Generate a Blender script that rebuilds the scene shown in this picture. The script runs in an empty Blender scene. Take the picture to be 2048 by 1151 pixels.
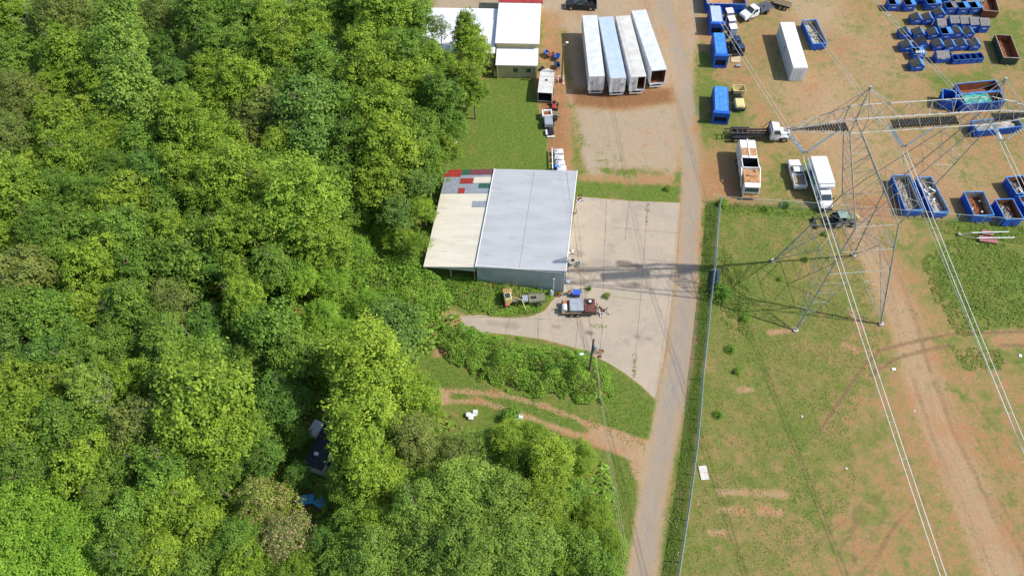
import bpy, math, random
import numpy as np
from mathutils import Matrix, Vector
R = math.radians
C = bpy.context.scene.collection
scene = bpy.context.scene
rng = np.random.default_rng(7)
random.seed(7)

# ------------------------------------------------------------------ camera, sky, sun, exposure
F, TH, RO, H = 1600.0, R(55.1), R(-1.37), 93.2
cth, sth, cro, sro = math.cos(TH), math.sin(TH), math.cos(RO), math.sin(RO)
def at(px, py, z=0.0):
    """point of the place seen at photograph pixel (px, py) at height z"""
    u = px - 1024; v = py - 575.5
    uu = (cro*u + sro*v)/F; vv = (-sro*u + cro*v)/F
    d = (uu, cth - vv*sth, -(sth + vv*cth))
    t = (z - H)/d[2]
    return Vector((d[0]*t, d[1]*t, z))
cam = bpy.data.cameras.new('camera'); cam_ob = bpy.data.objects.new('camera', cam); C.objects.link(cam_ob)
cam.sensor_width = 36; cam.lens = 36*F/2048; cam.clip_start = 0.5; cam.clip_end = 6000
fw = Vector((0, cth, -sth)); up = Vector((0, sth, cth)); rt = Vector((1, 0, 0))
rt2 = rt*cro + up*sro; up2 = up*cro - rt*sro
M3 = Matrix((rt2, up2, -fw)).transposed()
cam_ob.matrix_world = Matrix.Translation((0, 0, H)) @ M3.to_4x4()
scene.camera = cam_ob

SAZ, SEL = R(-8), R(48.5)
world = bpy.data.worlds.new('World'); scene.world = world; world.use_nodes = True
wn = world.node_tree; bg = wn.nodes['Background']
sky = wn.nodes.new('ShaderNodeTexSky'); sky.sky_type = 'NISHITA'; sky.sun_disc = False
sky.sun_elevation = SEL; sky.sun_rotation = R(98)
wn.links.new(sky.outputs[0], bg.inputs[0]); bg.inputs[1].default_value = 0.15
sun = bpy.data.lights.new('sun', 'SUN'); sun.energy = 4.2; sun.angle = R(0.5); sun.color = (1, 0.955, 0.88)
sun_ob = bpy.data.objects.new('sun', sun); C.objects.link(sun_ob)
sun_ob.rotation_euler = Vector((math.cos(SAZ)*math.cos(SEL), math.sin(SAZ)*math.cos(SEL), math.sin(SEL))).to_track_quat('Z', 'Y').to_euler()
sun_ob.location = (60, -8, 80)
vs = scene.view_settings; vs.view_transform = 'Standard'; vs.look = 'None'; vs.gamma = 1; vs.exposure = 0.29
vs.use_curve_mapping = False

# ------------------------------------------------------------------ materials
def nn(nt, t, **kw):
    n = nt.nodes.new(t)
    for k, v in kw.items(): setattr(n, k, v)
    return n
MATS = {}
def mat(name, c1, c2=None, rough=0.6, metal=0.0, scale=3.0, lo=0.42, hi=0.62, bump=0.0, detail=6, c3=None, s3=9.0, lo3=.6, hi3=.7, spec=0.4, stretch=None):
    """principled with two colours mixed by noise and an optional third (rust, dirt)"""
    if name in MATS: return MATS[name]
    m = bpy.data.materials.new(name); m.use_nodes = True; nt = m.node_tree; p = nt.nodes['Principled BSDF']
    p.inputs['Roughness'].default_value = rough; p.inputs['Metallic'].default_value = metal
    p.inputs['Specular IOR Level'].default_value = spec
    c2 = c2 or tuple(x*0.82 for x in c1)
    tc = nn(nt, 'ShaderNodeTexCoord'); mp = nn(nt, 'ShaderNodeMapping'); nt.links.new(tc.outputs['Object'], mp.inputs[0])
    if stretch: mp.inputs['Scale'].default_value = stretch
    def layer(a, b, sc, l, h, dt):
        n = nn(nt, 'ShaderNodeTexNoise'); n.inputs['Scale'].default_value = sc; n.inputs['Detail'].default_value = dt
        nt.links.new(mp.outputs[0], n.inputs['Vector'])
        r = nn(nt, 'ShaderNodeMapRange'); r.inputs['From Min'].default_value = l; r.inputs['From Max'].default_value = h
        nt.links.new(n.outputs[0], r.inputs[0])
        x = nn(nt, 'ShaderNodeMix', data_type='RGBA'); nt.links.new(r.outputs[0], x.inputs[0])
        if isinstance(a, tuple): x.inputs[6].default_value = (*a, 1)
        else: nt.links.new(a, x.inputs[6])
        x.inputs[7].default_value = (*b, 1)
        return x.outputs[2], n
    o, n = layer(c1, c2, scale, lo, hi, detail)
    if c3: o, n2 = layer(o, c3, s3, lo3, hi3, 8)
    nt.links.new(o, p.inputs['Base Color'])
    if bump:
        b = nn(nt, 'ShaderNodeBump'); b.inputs['Strength'].default_value = bump; b.inputs['Distance'].default_value = .05
        nt.links.new(n.outputs[0], b.inputs['Height']); nt.links.new(b.outputs[0], p.inputs['Normal'])
    m['_'] = 1; MATS[name] = m
    return m
def leafmat(name, ca, cb, transl=0.3, rough=0.55):
    m = bpy.data.materials.new(name); m.use_nodes = True; nt = m.node_tree; p = nt.nodes['Principled BSDF']
    p.inputs['Roughness'].default_value = rough; p.inputs['Specular IOR Level'].default_value = 0.25
    a = nn(nt, 'ShaderNodeAttribute'); a.attribute_name = 'tint'
    x = nn(nt, 'ShaderNodeMix', data_type='RGBA'); nt.links.new(a.outputs['Fac'], x.inputs[0])
    x.inputs[6].default_value = (*ca, 1); x.inputs[7].default_value = (*cb, 1)
    oi = nn(nt, 'ShaderNodeObjectInfo')
    y = nn(nt, 'ShaderNodeMix', data_type='RGBA', blend_type='MULTIPLY'); y.inputs[0].default_value = 1
    nt.links.new(x.outputs[2], y.inputs[6]); nt.links.new(oi.outputs['Color'], y.inputs[7])
    nt.links.new(y.outputs[2], p.inputs['Base Color'])
    t = nn(nt, 'ShaderNodeBsdfTranslucent'); nt.links.new(y.outputs[2], t.inputs[0])
    mx = nn(nt, 'ShaderNodeMixShader'); mx.inputs[0].default_value = transl
    nt.links.new(p.outputs[0], mx.inputs[1]); nt.links.new(t.outputs[0], mx.inputs[2])
    nt.links.new(mx.outputs[0], nt.nodes['Material Output'].inputs[0])
    return m

# ------------------------------------------------------------------ mesh helpers
class MB:
    def __init__(s): s.v = []; s.f = []; s.m = []
    def add(s, vs, fs, mi=0, M=None):
        b = len(s.v)
        s.v += [tuple(M @ Vector(v)) if M is not None else tuple(v) for v in vs]
        s.f += [tuple(b+i for i in f) for f in fs]; s.m += [mi]*len(fs); return s
    def box(s, x0, x1, y0, y1, z0, z1, mi=0, M=None):
        v = [(x, y, z) for z in (z0, z1) for y in (y0, y1) for x in (x0, x1)]
        return s.add(v, [(0,2,3,1),(4,5,7,6),(0,1,5,4),(2,6,7,3),(0,4,6,2),(1,3,7,5)], mi, M)
    def bbox(s, x0, x1, y0, y1, z0, z1, b=0.04, mi=0, M=None):
        """box with chamfered edges"""
        xs, ys, zs = (x0, x1), (y0, y1), (z0, z1); v = []; idx = {}
        for i in (0, 1):
            for j in (0, 1):
                for k in (0, 1):
                    sx, sy, sz = (1, -1)[i], (1, -1)[j], (1, -1)[k]
                    for ax in range(3):
                        p = [xs[i]+sx*b, ys[j]+sy*b, zs[k]+sz*b]
                        p[ax] = (xs[i], ys[j], zs[k])[ax]
                        idx[(i, j, k, ax)] = len(v); v.append(p)
        f = []
        for ax in range(3):
            for s_ in (0, 1):
                c = []
                for a, bb in ((0,0),(1,0),(1,1),(0,1)):
                    key = [a, bb]; key.insert(ax, s_); c.append(idx[(*key, ax)])
                f.append(c if s_ else c[::-1])
        for a in range(3):                       # edges
            o = [x for x in range(3) if x != a]
            for p in (0, 1):
                for q in (0, 1):
                    def K(t, ax):
                        k = [0, 0, 0]; k[a] = t; k[o[0]] = p; k[o[1]] = q; return idx[(*k, ax)]
                    f.append([K(0, o[0]), K(1, o[0]), K(1, o[1]), K(0, o[1])])
        for i in (0, 1):
            for j in (0, 1):
                for k in (0, 1): f.append([idx[(i, j, k, 0)], idx[(i, j, k, 1)], idx[(i, j, k, 2)]])
        return s.add(v, f, mi, M)
    def bar(s, p, q, r, n=4, mi=0, r2=None, cap=True):
        p = Vector(p); q = Vector(q); d = (q-p)
        if d.length < 1e-6: return s
        d.normalize(); a = d.orthogonal().normalized(); b = d.cross(a); r2 = r if r2 is None else r2
        v = []
        for k in range(n):
            t = 2*math.pi*(k+.5)/n; o = a*math.cos(t) + b*math.sin(t)
            v += [p+o*r, q+o*r2]
        f = [(2*k, 2*((k+1) % n), 2*((k+1) % n)+1, 2*k+1) for k in range(n)]
        if cap: f += [tuple(2*k for k in range(n))[::-1], tuple(2*k+1 for k in range(n))]
        return s.add(v, f, mi)
    def poly(s, pts, r, n=6, mi=0):
        for a, b in zip(pts[:-1], pts[1:]): s.bar(a, b, r, n, mi)
        return s
    def prism(s, prof, x0, x1, mi=0, M=None, inset=0.0):
        """profile in (y, z), extruded along x"""
        n = len(prof)
        v = [(x0, y, z) for y, z in prof] + [(x1, y, z) for y, z in prof]
        f = [tuple(range(n))[::-1], tuple(range(n, 2*n))] + [(i, (i+1) % n, n+(i+1) % n, n+i) for i in range(n)]
        return s.add(v, f, mi, M)
    def quad(s, a, b, c, d, mi=0): return s.add([a, b, c, d], [(0, 1, 2, 3)], mi)
    def build(s, name, mats, parent=None, smooth=False, label=None, bevel=0):
        me = bpy.data.meshes.new(name); me.from_pydata(s.v, [], s.f)
        for m in (mats if isinstance(mats, (list, tuple)) else [mats]): me.materials.append(m)
        me.polygons.foreach_set('material_index', s.m)
        if smooth: me.polygons.foreach_set('use_smooth', [True]*len(s.f))
        me.update(); import bmesh
        bm = bmesh.new(); bm.from_mesh(me); bmesh.ops.recalc_face_normals(bm, faces=bm.faces); bm.to_mesh(me); bm.free()
        o = bpy.data.objects.new(name, me); C.objects.link(o)
        if parent is not None: o.parent = parent
        if label: o['label'] = label
        if bevel:
            b = o.modifiers.new('bevel', 'BEVEL'); b.width = bevel; b.segments = 2; b.limit_method = 'ANGLE'
        return o
def tag(o, label=None, cat=None, group=None, kind=None):
    if label: o['label'] = label
    if cat: o['category'] = cat
    if group: o['group'] = group
    if kind: o['kind'] = kind
    return o
def thing(name, label, cat, loc=(0, 0, 0), rz=0.0, group=None):
    o = bpy.data.objects.new(name, None); C.objects.link(o); o.location = loc; o.rotation_euler = (0, 0, rz)
    o.empty_display_size = .5
    return tag(o, label, cat, group)
def copy_tree(o, parent=None):
    c = o.copy(); C.objects.link(c); c.parent = parent
    for ch in o.children: copy_tree(ch, c)
    return c
ORD = ['zeroth','first','second','third','fourth','fifth','sixth','seventh','eighth','ninth','tenth','eleventh','twelfth','thirteenth','fourteenth','fifteenth','sixteenth','seventeenth']
def heading(a, b):
    """rz so that local +Y runs from point a to point b"""
    d = b - a; return math.atan2(-d.x, d.y)

# ------------------------------------------------------------------ ground: one dense sheet, cut into named pieces, one shader driven by fields
GX0, GX1, GY0, GY1, ST = -108.0, 108.0, 14.0, 142.0, 0.3
nx = int((GX1-GX0)/ST)+1; ny = int((GY1-GY0)/ST)+1
gx = GX0 + np.arange(nx)*ST; gy = GY0 + np.arange(ny)*ST
PX, PY = np.meshgrid(gx, gy)
ATT = ['green', 'lush', 'tan', 'grav', 'mulch', 'asph', 'conc', 'rut']
FLD = {k: np.zeros((ny, nx), np.float32) for k in ATT}
def g2(pts): return np.array([at(*p)[:2] for p in pts])
def sdf(P, X, Y, closed=True):
    """signed distance (positive inside when closed) / negative distance to a polyline"""
    n = len(P); d2 = np.full(X.shape, 1e12); ins = np.zeros(X.shape, bool)
    for i in range(n if closed else n-1):
        a = P[i]; b = P[(i+1) % n]; e = b-a; L = (e**2).sum()+1e-9
        t = np.clip(((X-a[0])*e[0]+(Y-a[1])*e[1])/L, 0, 1)
        d2 = np.minimum(d2, (X-a[0]-t*e[0])**2+(Y-a[1]-t*e[1])**2)
        if closed:
            c = (a[1] > Y) != (b[1] > Y)
            with np.errstate(divide='ignore', invalid='ignore'):
                xi = (b[0]-a[0])*(Y-a[1])/(b[1]-a[1]+1e-12)+a[0]
            ins ^= c & (X < xi)
    d = np.sqrt(d2)
    return np.where(ins, d, -d) if closed else -d
def stamp(pts, feather=1.0, op=1.0, width=None, world=False, **vals):
    P = np.array(pts, float) if world else g2(pts)
    w = (width or 0) + feather + .5
    i0 = max(0, int((P[:, 0].min()-w-GX0)/ST)); i1 = min(nx, int((P[:, 0].max()+w-GX0)/ST)+2)
    j0 = max(0, int((P[:, 1].min()-w-GY0)/ST)); j1 = min(ny, int((P[:, 1].max()+w-GY0)/ST)+2)
    if i1 <= i0 or j1 <= j0: return
    X, Y = PX[j0:j1, i0:i1], PY[j0:j1, i0:i1]
    s = sdf(P, X, Y, width is None)
    if width is not None: s = s + width/2
    m = np.clip(.5 + s/feather/2, 0, 1)*op
    for k, v in vals.items():
        f = FLD[k][j0:j1, i0:i1]; f[...] = f*(1-m) + v*m
# base: woodland floor / rough grass
for k, v in dict(green=.75, lush=.55, tan=.3).items(): FLD[k][...] = v
DIRT = dict(green=.12, lush=.2, grav=0, mulch=0)
# right-hand field south of the fence
stamp([(1440,405),(1640,418),(2200,455),(2300,1400),(1300,1400),(1370,900),(1425,560)], 1.0, green=.64, lush=.26, tan=.45)
stamp([(1400,420),(1435,420),(1428,600),(1408,760),(1392,900),(1350,1180),(1315,1180),(1345,960),(1385,700),(1400,520)], 1.0, green=.85, lush=.75)
stamp([(1440,450),(1560,470),(1600,600),(1560,700),(1480,800),(1440,700)], 4, green=.76, lush=.5)
stamp([(1640,420),(1760,430),(2200,450),(2200,1300),(1960,1300),(1900,1100),(1800,950),(1700,840),(1780,720),(1730,560)], 4, green=.42, lush=.2, tan=.35)
stamp([(1840,500),(1900,455),(2200,470),(2200,660),(2000,650),(1950,670),(1880,600)], 2, green=.8, lush=.6)
stamp([(1900,680),(2200,690),(2200,780),(1960,760)], 3, green=.6, lush=.55)
stamp([(1540,900),(1700,930),(1700,1180),(1400,1180),(1430,960)], 6, op=.8, green=.56, lush=.25)
stamp([(1640,1040),(1760,1020),(1900,1060),(1960,1160),(1640,1180)], 4, green=.36, tan=.3)
stamp([(1700,760),(1830,780),(1880,940),(1820,1000),(1730,930)], 4, green=.38, tan=.3)
stamp([(1870,700),(1960,720),(2200,830),(2200,1200),(2060,1200),(1960,960),(1890,830)], 3, green=.34, lush=.3, tan=.25)
stamp([(1960,760),(2060,790),(2070,900),(1990,880)], 3, op=.7, green=.55, lush=.4)
stamp([(1400,800),(1700,770),(1700,930),(1420,900)], 4, op=.6, green=.72, lush=.5)
# dirt track and its ruts
TRK = [(1700,400),(1735,490),(1775,560),(1815,650),(1840,740),(1880,850),(1935,980),(1985,1090),(2040,1230)]
stamp(TRK, .7, width=4.6, green=.1, tan=.75, grav=.2)
stamp([(1845,760),(1910,900),(1990,1100)], 1.5, width=4.5, op=.8, green=.12, tan=.7, grav=.15)
stamp([(1725,420),(1765,500),(1800,570),(1838,650),(1866,740),(1910,850),(1970,980),(2030,1090)], .9, width=1.0, op=.6, tan=.35, green=.3)
for q in ([(1720,440),(1745,500),(1775,570),(1800,650)], [(1745,430),(1775,500),(1808,570),(1836,650),(1860,740)], [(1830,760),(1870,880),(1925,1000),(1990,1151)], [(1870,760),(1915,880),(1980,1000),(2048,1110)], [(1660,1151),(1700,1060),(1760,1000)], [(1740,1151),(1780,1060),(1830,1010)], [(1940,850),(2000,960),(2060,1050)], [(1960,840),(2030,960)], [(1700,900),(1712,1000),(1706,1120)], [(1560,1100),(1640,1080),(1740,1000),(1800,960)], [(1780,1020),(1690,1151)], [(1800,1040),(1720,1151)], [(1900,1151),(1870,1060),(1830,960),(1800,860)], [(2000,1000),(2048,1080)], [(1760,900),(1740,800),(1755,720)], [(1890,700),(1960,820),(2048,930)]):
    stamp(q, .35, width=.35, op=.75, rut=.8)
for q in ([(1640,860),(1680,800),(1720,740),(1760,700),(1830,682),(1900,668),(2060,662)], [(1740,750),(1790,718),(1850,700),(1900,690)], [(2000,690),(2060,690)]):
    stamp(q, .3, width=.45, op=.9, rut=1, green=.3)
stamp([(1990,664),(2060,668),(2060,690),(1990,690)], 1, green=.15, mulch=.3)
for q in ([(1436,983),(1490,985)],[(1512,984),(1572,990)],[(1438,1018),(1488,1021)],[(1522,1021),(1560,1025)],[(1420,1064),(1448,1065)],[(1475,780),(1503,778)],[(1540,664),(1590,658)],[(1700,620),(1722,655)],[(1690,690),(1712,700)]):
    stamp(q, .35, width=.75, green=.02, tan=.5)
for dx, w_, k_ in ((-34,.3,.6),(-26,.25,.45),(-6,.3,.5),(6,.25,.45),(28,.3,.6),(38,.3,.5),(52,.3,.5),(66,.25,.5)):
    stamp([(x+dx*(.35+.65*(y-400)/750)+random.uniform(-5,5), y) for x, y in TRK], .3, width=w_, op=.9, rut=k_)
stamp([(1560,1151),(1600,1080),(1680,1040),(1760,1060)], .35, width=.3, op=.8, rut=.6); stamp([(1600,1160),(1640,1100),(1710,1070),(1790,1100)], .35, width=.3, op=.8, rut=.6)
stamp([(1016,158),(1040,158),(1036,170),(1018,170)], .8, green=.1, tan=.3)
# storage yard (upper right)
stamp([(1395,-40),(2300,-40),(2300,470),(2048,444),(1860,432),(1640,415),(1440,400),(1400,300),(1375,120)], 1.2, green=.37, lush=.2, tan=.42)
stamp([(1410,160),(1480,180),(1490,290),(1440,300),(1410,260)], 2, green=.72, lush=.5)
stamp([(1375,90),(1425,110),(1430,260),(1400,300),(1378,200)], 1.5, green=.78, lush=.55)
stamp([(1380,30),(1425,20),(1425,110),(1385,100)], 2, green=.25, tan=.3)
stamp([(1500,40),(1560,50),(1560,170),(1500,170),(1490,90)], 3, green=.42, lush=.4)
stamp([(1560,170),(1700,150),(1760,300),(1700,420),(1640,300)], 5, green=.12, tan=.8)
stamp([(1660,60),(1780,30),(1830,160),(1700,200)], 5, green=.3, tan=.65)
stamp([(1500,300),(1620,310),(1640,400),(1500,410)], 3, green=.55, lush=.45)
stamp([(1395,300),(1480,300),(1500,400),(1420,400),(1400,350)], 2, green=.18, tan=.1)
stamp([(1850,150),(1990,140),(1980,160),(1870,175)], 1.5, green=.8, lush=.6)
stamp([(1960,30),(2100,20),(2060,130),(1980,150)], 3, green=.6, lush=.55)
stamp([(1560,-20),(1680,-20),(1690,60),(1600,60)], 3, green=.15, tan=.9, grav=.3)
stamp([(1700,-30),(2060,-30),(2060,30),(1900,40),(1700,60)], 5, op=.7, green=.42, lush=.3)
stamp([(1700,300),(1900,300),(1990,390),(1780,440),(1690,420)], 4, green=.28, tan=.6)
stamp([(1690,395),(1790,400),(1790,420),(1700,420)], 1.5, green=.05, tan=0, mulch=.55)
stamp([(1500,400),(1640,410),(1640,420),(1440,410)], 1, green=.25, tan=.35)
stamp([(1430,408),(1640,422),(1640,436),(1430,424)], 1, green=.9, lush=.85)
stamp([(1860,438),(2048,452),(2048,476),(1850,452)], 1, green=.85, lush=.8)
stamp([(2000,160),(2100,170),(2100,330),(2010,300)], 2, green=.4, mulch=.4)
for q in ([(1610,180),(1650,240),(1690,330),(1700,400)],[(1640,180),(1680,240),(1715,330)],[(1580,170),(1600,230),(1660,300)]): stamp(q, .3, width=.3, op=.5, rut=.7)
# middle gravel yard
stamp([(1090,-40),(1420,-40),(1400,60),(1362,330),(1345,355),(1180,352),(1150,250),(1130,60),(1090,60)], .8, green=.1, grav=.45, tan=.7)
stamp([(860,-40),(1130,-40),(1130,25),(860,25)], 1, green=.2, grav=.6, tan=.8)
stamp([(1150,190),(1345,190),(1340,345),(1180,348)], 1.5, green=.16, grav=.55, tan=.85)
stamp([(1085,20),(1125,20),(1140,345),(1105,345),(1070,200),(1078,120)], 1, green=.22, mulch=.35, tan=.35)
stamp([(1078,160),(1132,160),(1140,340),(1100,340),(1080,250)], 1, green=.12, mulch=.5, tan=.2, grav=0)
stamp([(1145,178),(1345,176),(1350,205),(1240,220),(1140,212)], 1.1, green=.03, mulch=.75, tan=.1, grav=0)
stamp([(1132,180),(1140,180),(1190,340),(1175,345)], .8, green=.2, grav=.7, tan=.7)
stamp([(1140,210),(1152,212),(1166,290),(1156,296)], .8, green=.62, lush=.5)
stamp([(1205,338),(1250,336),(1330,340),(1338,358),(1210,350)], .8, green=.66, lush=.45)
stamp([(1155,362),(1190,360),(1240,368),(1350,376),(1356,406),(1258,400),(1150,394)], .6, green=.95, lush=.7)
stamp([(1160,352),(1345,352),(1350,372),(1160,362)], .8, green=.2, tan=.4, grav=0)
# lawn
LAWN = [(984,150),(1062,152),(1072,205),(1090,270),(1100,345),(884,348),(912,300),(935,240),(975,180)]
stamp(LAWN, .35, green=1.1, lush=.72)
stamp([(1016,157),(1040,157),(1038,170),(1018,170)], .9, op=.8, green=.3, tan=.3)
stamp([(990,152),(1062,154),(1064,160),(988,158)], .5, op=.7, green=.4, mulch=.3)
stamp([(900,335),(925,250),(960,200),(975,190),(940,300)], 1.5, op=.6, green=.75, lush=.45)
stamp([(930,200),(1010,190),(1080,300),(1060,345),(900,340)], 3, op=.5, lush=.9)
# grass banks beside the driveway
stamp([(820,700),(880,700),(960,770),(1090,800),(1200,820),(1215,735),(1250,752),(1312,800),(1290,905),(1190,880),(1080,850),(950,830),(830,800)], 1, green=1.0, lush=.68)
stamp([(1200,870),(1285,920),(1262,1060),(1245,1200),(1160,1200),(1200,1000)], 1, green=.95, lush=.6)
# clay drive
for q, w in (([(850,785),(930,782),(1010,790),(1090,812),(1150,836),(1210,862),(1290,890)], .8), ([(850,800),(960,802),(1030,822),(1090,846),(1150,868),(1220,890),(1280,925)], .75), ([(1200,870),(1260,890),(1290,905)], 3.0), ([(1265,890),(1282,950)], 2.0), ([(845,795),(880,792)], 2.5)):
    stamp(q, .45, width=w, green=-.02, tan=.65)
# bare path west of the concrete drive
stamp([(925,628),(870,600),(878,625),(905,660),(870,700),(862,715),(880,715),(925,660)], .6, green=.05, tan=.5)
# concrete yard
CONC = [(1155,393),(1258,402),(1362,406),(1356,480),(1349,560),(1340,640),(1328,720),(1311,798),(1285,772),(1250,745),(1212,722),(1160,697),(1090,678),(1020,668),(960,663),(925,657),(922,632),(960,630),(1010,636),(1060,634),(1090,622),(1106,600),(1118,590),(1126,588),(1128,560)]
stamp(CONC, .25, green=-.3, conc=1.1, tan=.5, grav=0)
stamp([(1130,470),(1210,470),(1200,590),(1125,585)], 2, op=.6, tan=.9)
# oil stains and scuffs on the slabs
for x, y, w, k in ((1247,526,1.3,.8),(1266,529,.7,.9),(1278,530,.6,.9),(1313,538,.7,.5),(1270,568,.9,.9),(1235,566,.5,.6),(1254,570,1.2,.5),(1296,676,.6,.5),(1275,672,.35,.9),(1112,652,.8,.5),(1179,664,.6,1),(1292,572,.5,.6),(1160,535,2.6,.45),(1200,525,2.2,.3),(1222,490,1,.3),(1150,505,1.6,.45),(1230,440,.8,.35),(1303,470,.5,.4),(1320,620,.6,.35),(1240,620,.5,.4),(1020,650,1.6,.35),(985,645,1.2,.35)):
    stamp([(x-6*w,y),(x+6*w,y+2)], .35, width=w*.9, op=1, mulch=min(1.2, k*1.3))
for q in ([(1345,430),(1330,520),(1310,640),(1285,720)], [(1325,420),(1312,520),(1290,640)], [(1200,600),(1240,560),(1330,520)], [(1160,470),(1190,540),(1180,590)], [(960,645),(1060,652),(1180,680),(1250,700)], [(1150,440),(1165,520)]): stamp(q, .4, width=.5, op=.9, rut=.6)
stamp([(1138,400),(1160,400),(1152,480),(1142,590),(1126,590)], .6, op=.6, mulch=.35)
# the lane
RL = [(1300,-30),(1318,12),(1335,50),(1350,110),(1360,200),(1367,300),(1364,400),(1357,480),(1350,560),(1342,640),(1330,720),(1313,800),(1293,900),(1275,1000),(1260,1100),(1248,1200)]
RR = [(1312,1200),(1322,1100),(1333,1000),(1352,900),(1372,800),(1386,720),(1392,640),(1397,560),(1402,480),(1406,400),(1402,340),(1392,250),(1378,170),(1362,90),(1345,40),(1335,-30)]
stamp(RL+RR, .6, green=0, tan=1.0, asph=.42, conc=0, grav=.3)
CL = [((a[0]+b[0])/2, (a[1]+b[1])/2) for a, b in zip(RL, RR[::-1])]
stamp(CL, .9, width=2.4, asph=.8, grav=0)
stamp(CL[:7], 1.2, width=3.2, asph=.7, grav=.2, tan=.9)
stamp([(1345,600),(1392,600),(1375,800),(1320,800)], 3, op=.35, asph=1.1)
stamp([(1398,395),(1412,395),(1402,560),(1392,720),(1378,800),(1372,800),(1388,640)], .6, op=.6, tan=.45, asph=.1)
stamp([(1440,200),(1400,240),(1405,320),(1425,400),(1412,400),(1398,330),(1385,240)], 1, op=.8, green=.1, tan=.05, asph=0)
# weedy cracks in the concrete
# woods floor
stamp([(-400,-60),(860,-60),(870,110),(960,150),(900,330),(860,540),(880,640),(820,740),(840,900),(1180,900),(1200,1000),(1150,1300),(-600,1300)], 1.5, green=.62, lush=.9, tan=0, mulch=.3)

def ground_material():
    m = bpy.data.materials.new('ground_cover'); m.use_nodes = True; nt = m.node_tree; p = nt.nodes['Principled BSDF']
    L = nt.links.new
    geo = nn(nt, 'ShaderNodeNewGeometry')
    def noise(sc, det=6, rough=.6, stretch=None, dist=0):
        n = nn(nt, 'ShaderNodeTexNoise'); n.inputs['Scale'].default_value = sc; n.inputs['Detail'].default_value = det
        n.inputs['Roughness'].default_value = rough; n.inputs['Distortion'].default_value = dist
        if stretch:
            mp = nn(nt, 'ShaderNodeMapping'); mp.inputs['Scale'].default_value = stretch; mp.inputs['Rotation'].default_value = (0, 0, R(8))
            L(geo.outputs['Position'], mp.inputs[0]); L(mp.outputs[0], n.inputs['Vector'])
        else: L(geo.outputs['Position'], n.inputs['Vector'])
        return n.outputs[0]
    def att(k):
        a = nn(nt, 'ShaderNodeAttribute'); a.attribute_name = k; return a.outputs['Fac']
    def mth(op, a, b, c=None):
        x = nn(nt, 'ShaderNodeMath', operation=op)
        for i, q in enumerate((a, b) if c is None else (a, b, c)):
            if isinstance(q, (int, float)): x.inputs[i].default_value = q
            else: L(q, x.inputs[i])
        return x.outputs[0]
    def step(v, lo, hi):
        r = nn(nt, 'ShaderNodeMapRange'); r.interpolation_type = 'SMOOTHSTEP'
        r.inputs[1].default_value = lo; r.inputs[2].default_value = hi; L(v, r.inputs[0]); return r.outputs[0]
    def mix(f, a, b, bt='MIX'):
        x = nn(nt, 'ShaderNodeMix', data_type='RGBA', blend_type=bt)
        if isinstance(f, (int, float)): x.inputs[0].default_value = f
        else: L(f, x.inputs[0])
        for q, i in ((a, 6), (b, 7)):
            if isinstance(q, tuple): x.inputs[i].default_value = (*q, 1)
            else: L(q, x.inputs[i])
        return x.outputs[2]
    n1 = noise(.16, 8, .62); n2 = noise(.6, 8, .7, dist=.4); n3 = noise(2.2, 6, .72); n4 = noise(7.0, 4, .7); n5 = noise(.33, 6, .6); n6 = noise(1.3, 7, .75, (1.7, .3, 1)); n7 = noise(1.1, 6, .75, dist=1.2)
    def pert(v, a1, a2, a3):
        s = mth('MULTIPLY_ADD', mth('SUBTRACT', n1, .5), a1, v)
        s = mth('MULTIPLY_ADD', mth('SUBTRACT', n2, .5), a2, s)
        return mth('MULTIPLY_ADD', mth('SUBTRACT', n3, .5), a3, s)
    gr = mth('MULTIPLY_ADD', mth('SUBTRACT', n4, .5), 1.1, pert(att('green'), .9, 1.3, 1.2))
    t = step(pert(att('tan'), 1.4, 1.0, .5), .1, .9)
    lu = step(pert(att('lush'), 1.2, 1.5, 1.0), .1, .9)
    dirt = mix(t, (.42, .205, .09), (.46, .32, .18))
    dirt = mix(mth('MULTIPLY', step(n6, .45, .72), .7), dirt, (.34, .225, .135))
    dirt = mix(mth('MULTIPLY', step(n7, .52, .7), .6), dirt, (.54, .37, .22))
    dirt = mix(mth('MULTIPLY', step(n4, .55, .75), .5), dirt, (.25, .17, .11))
    gv = step(pert(att('grav'), .5, .8, .8), .2, .9)
    dirt = mix(gv, dirt, mix(step(n4, .35, .65), (.52, .44, .36), (.38, .325, .27)))
    mu = step(pert(att('mulch'), .5, 1.0, .9), .2, .8)
    dirt = mix(mu, dirt, mix(step(n4, .35, .65), (.16, .075, .035), (.37, .19, .085)))
    straw = mix(step(n4, .35, .65), (.20, .17, .055), (.37, .29, .12))
    olive = mix(step(n3, .35, .65), (.145, .155, .032), (.285, .255, .08))
    lush = mix(step(n3, .35, .65), (.08, .15, .02), (.165, .23, .038))
    grass = mix(lu, olive, lush)
    grass = mix(mth('MULTIPLY', step(n4, .5, .72), .6), grass, (.22, .25, .06))
    col = mix(mth('MULTIPLY', step(gr, .12, .5), .75), dirt, straw)
    col = mix(step(gr, .38, .68), col, grass)
    ru = step(pert(att('rut'), .2, .5, .8), .18, .75)
    col = mix(mth('MULTIPLY', ru, .7), col, (.18, .115, .065))
    asp = step(pert(att('asph'), .5, .8, .5), .2, 1.1)
    aspc = mix(step(n6, .4, .65), (.315, .275, .232), (.39, .335, .275))
    aspc = mix(mth('MULTIPLY', step(n4, .5, .7), .4), aspc, (.235, .21, .185))
    col = mix(asp, col, aspc)
    co = att('conc')
    cc = mix(step(n1, .35, .65), (.50, .41, .305), (.44, .372, .29))
    cc = mix(step(n2, .5, .72), cc, (.53, .43, .31))
    cc = mix(mth('MULTIPLY', step(n3, .55, .75), .45), cc, (.30, .255, .2))
    cc = mix(mth('MULTIPLY', step(n5, .54, .68), .5), cc, (.33, .29, .24))
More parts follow.
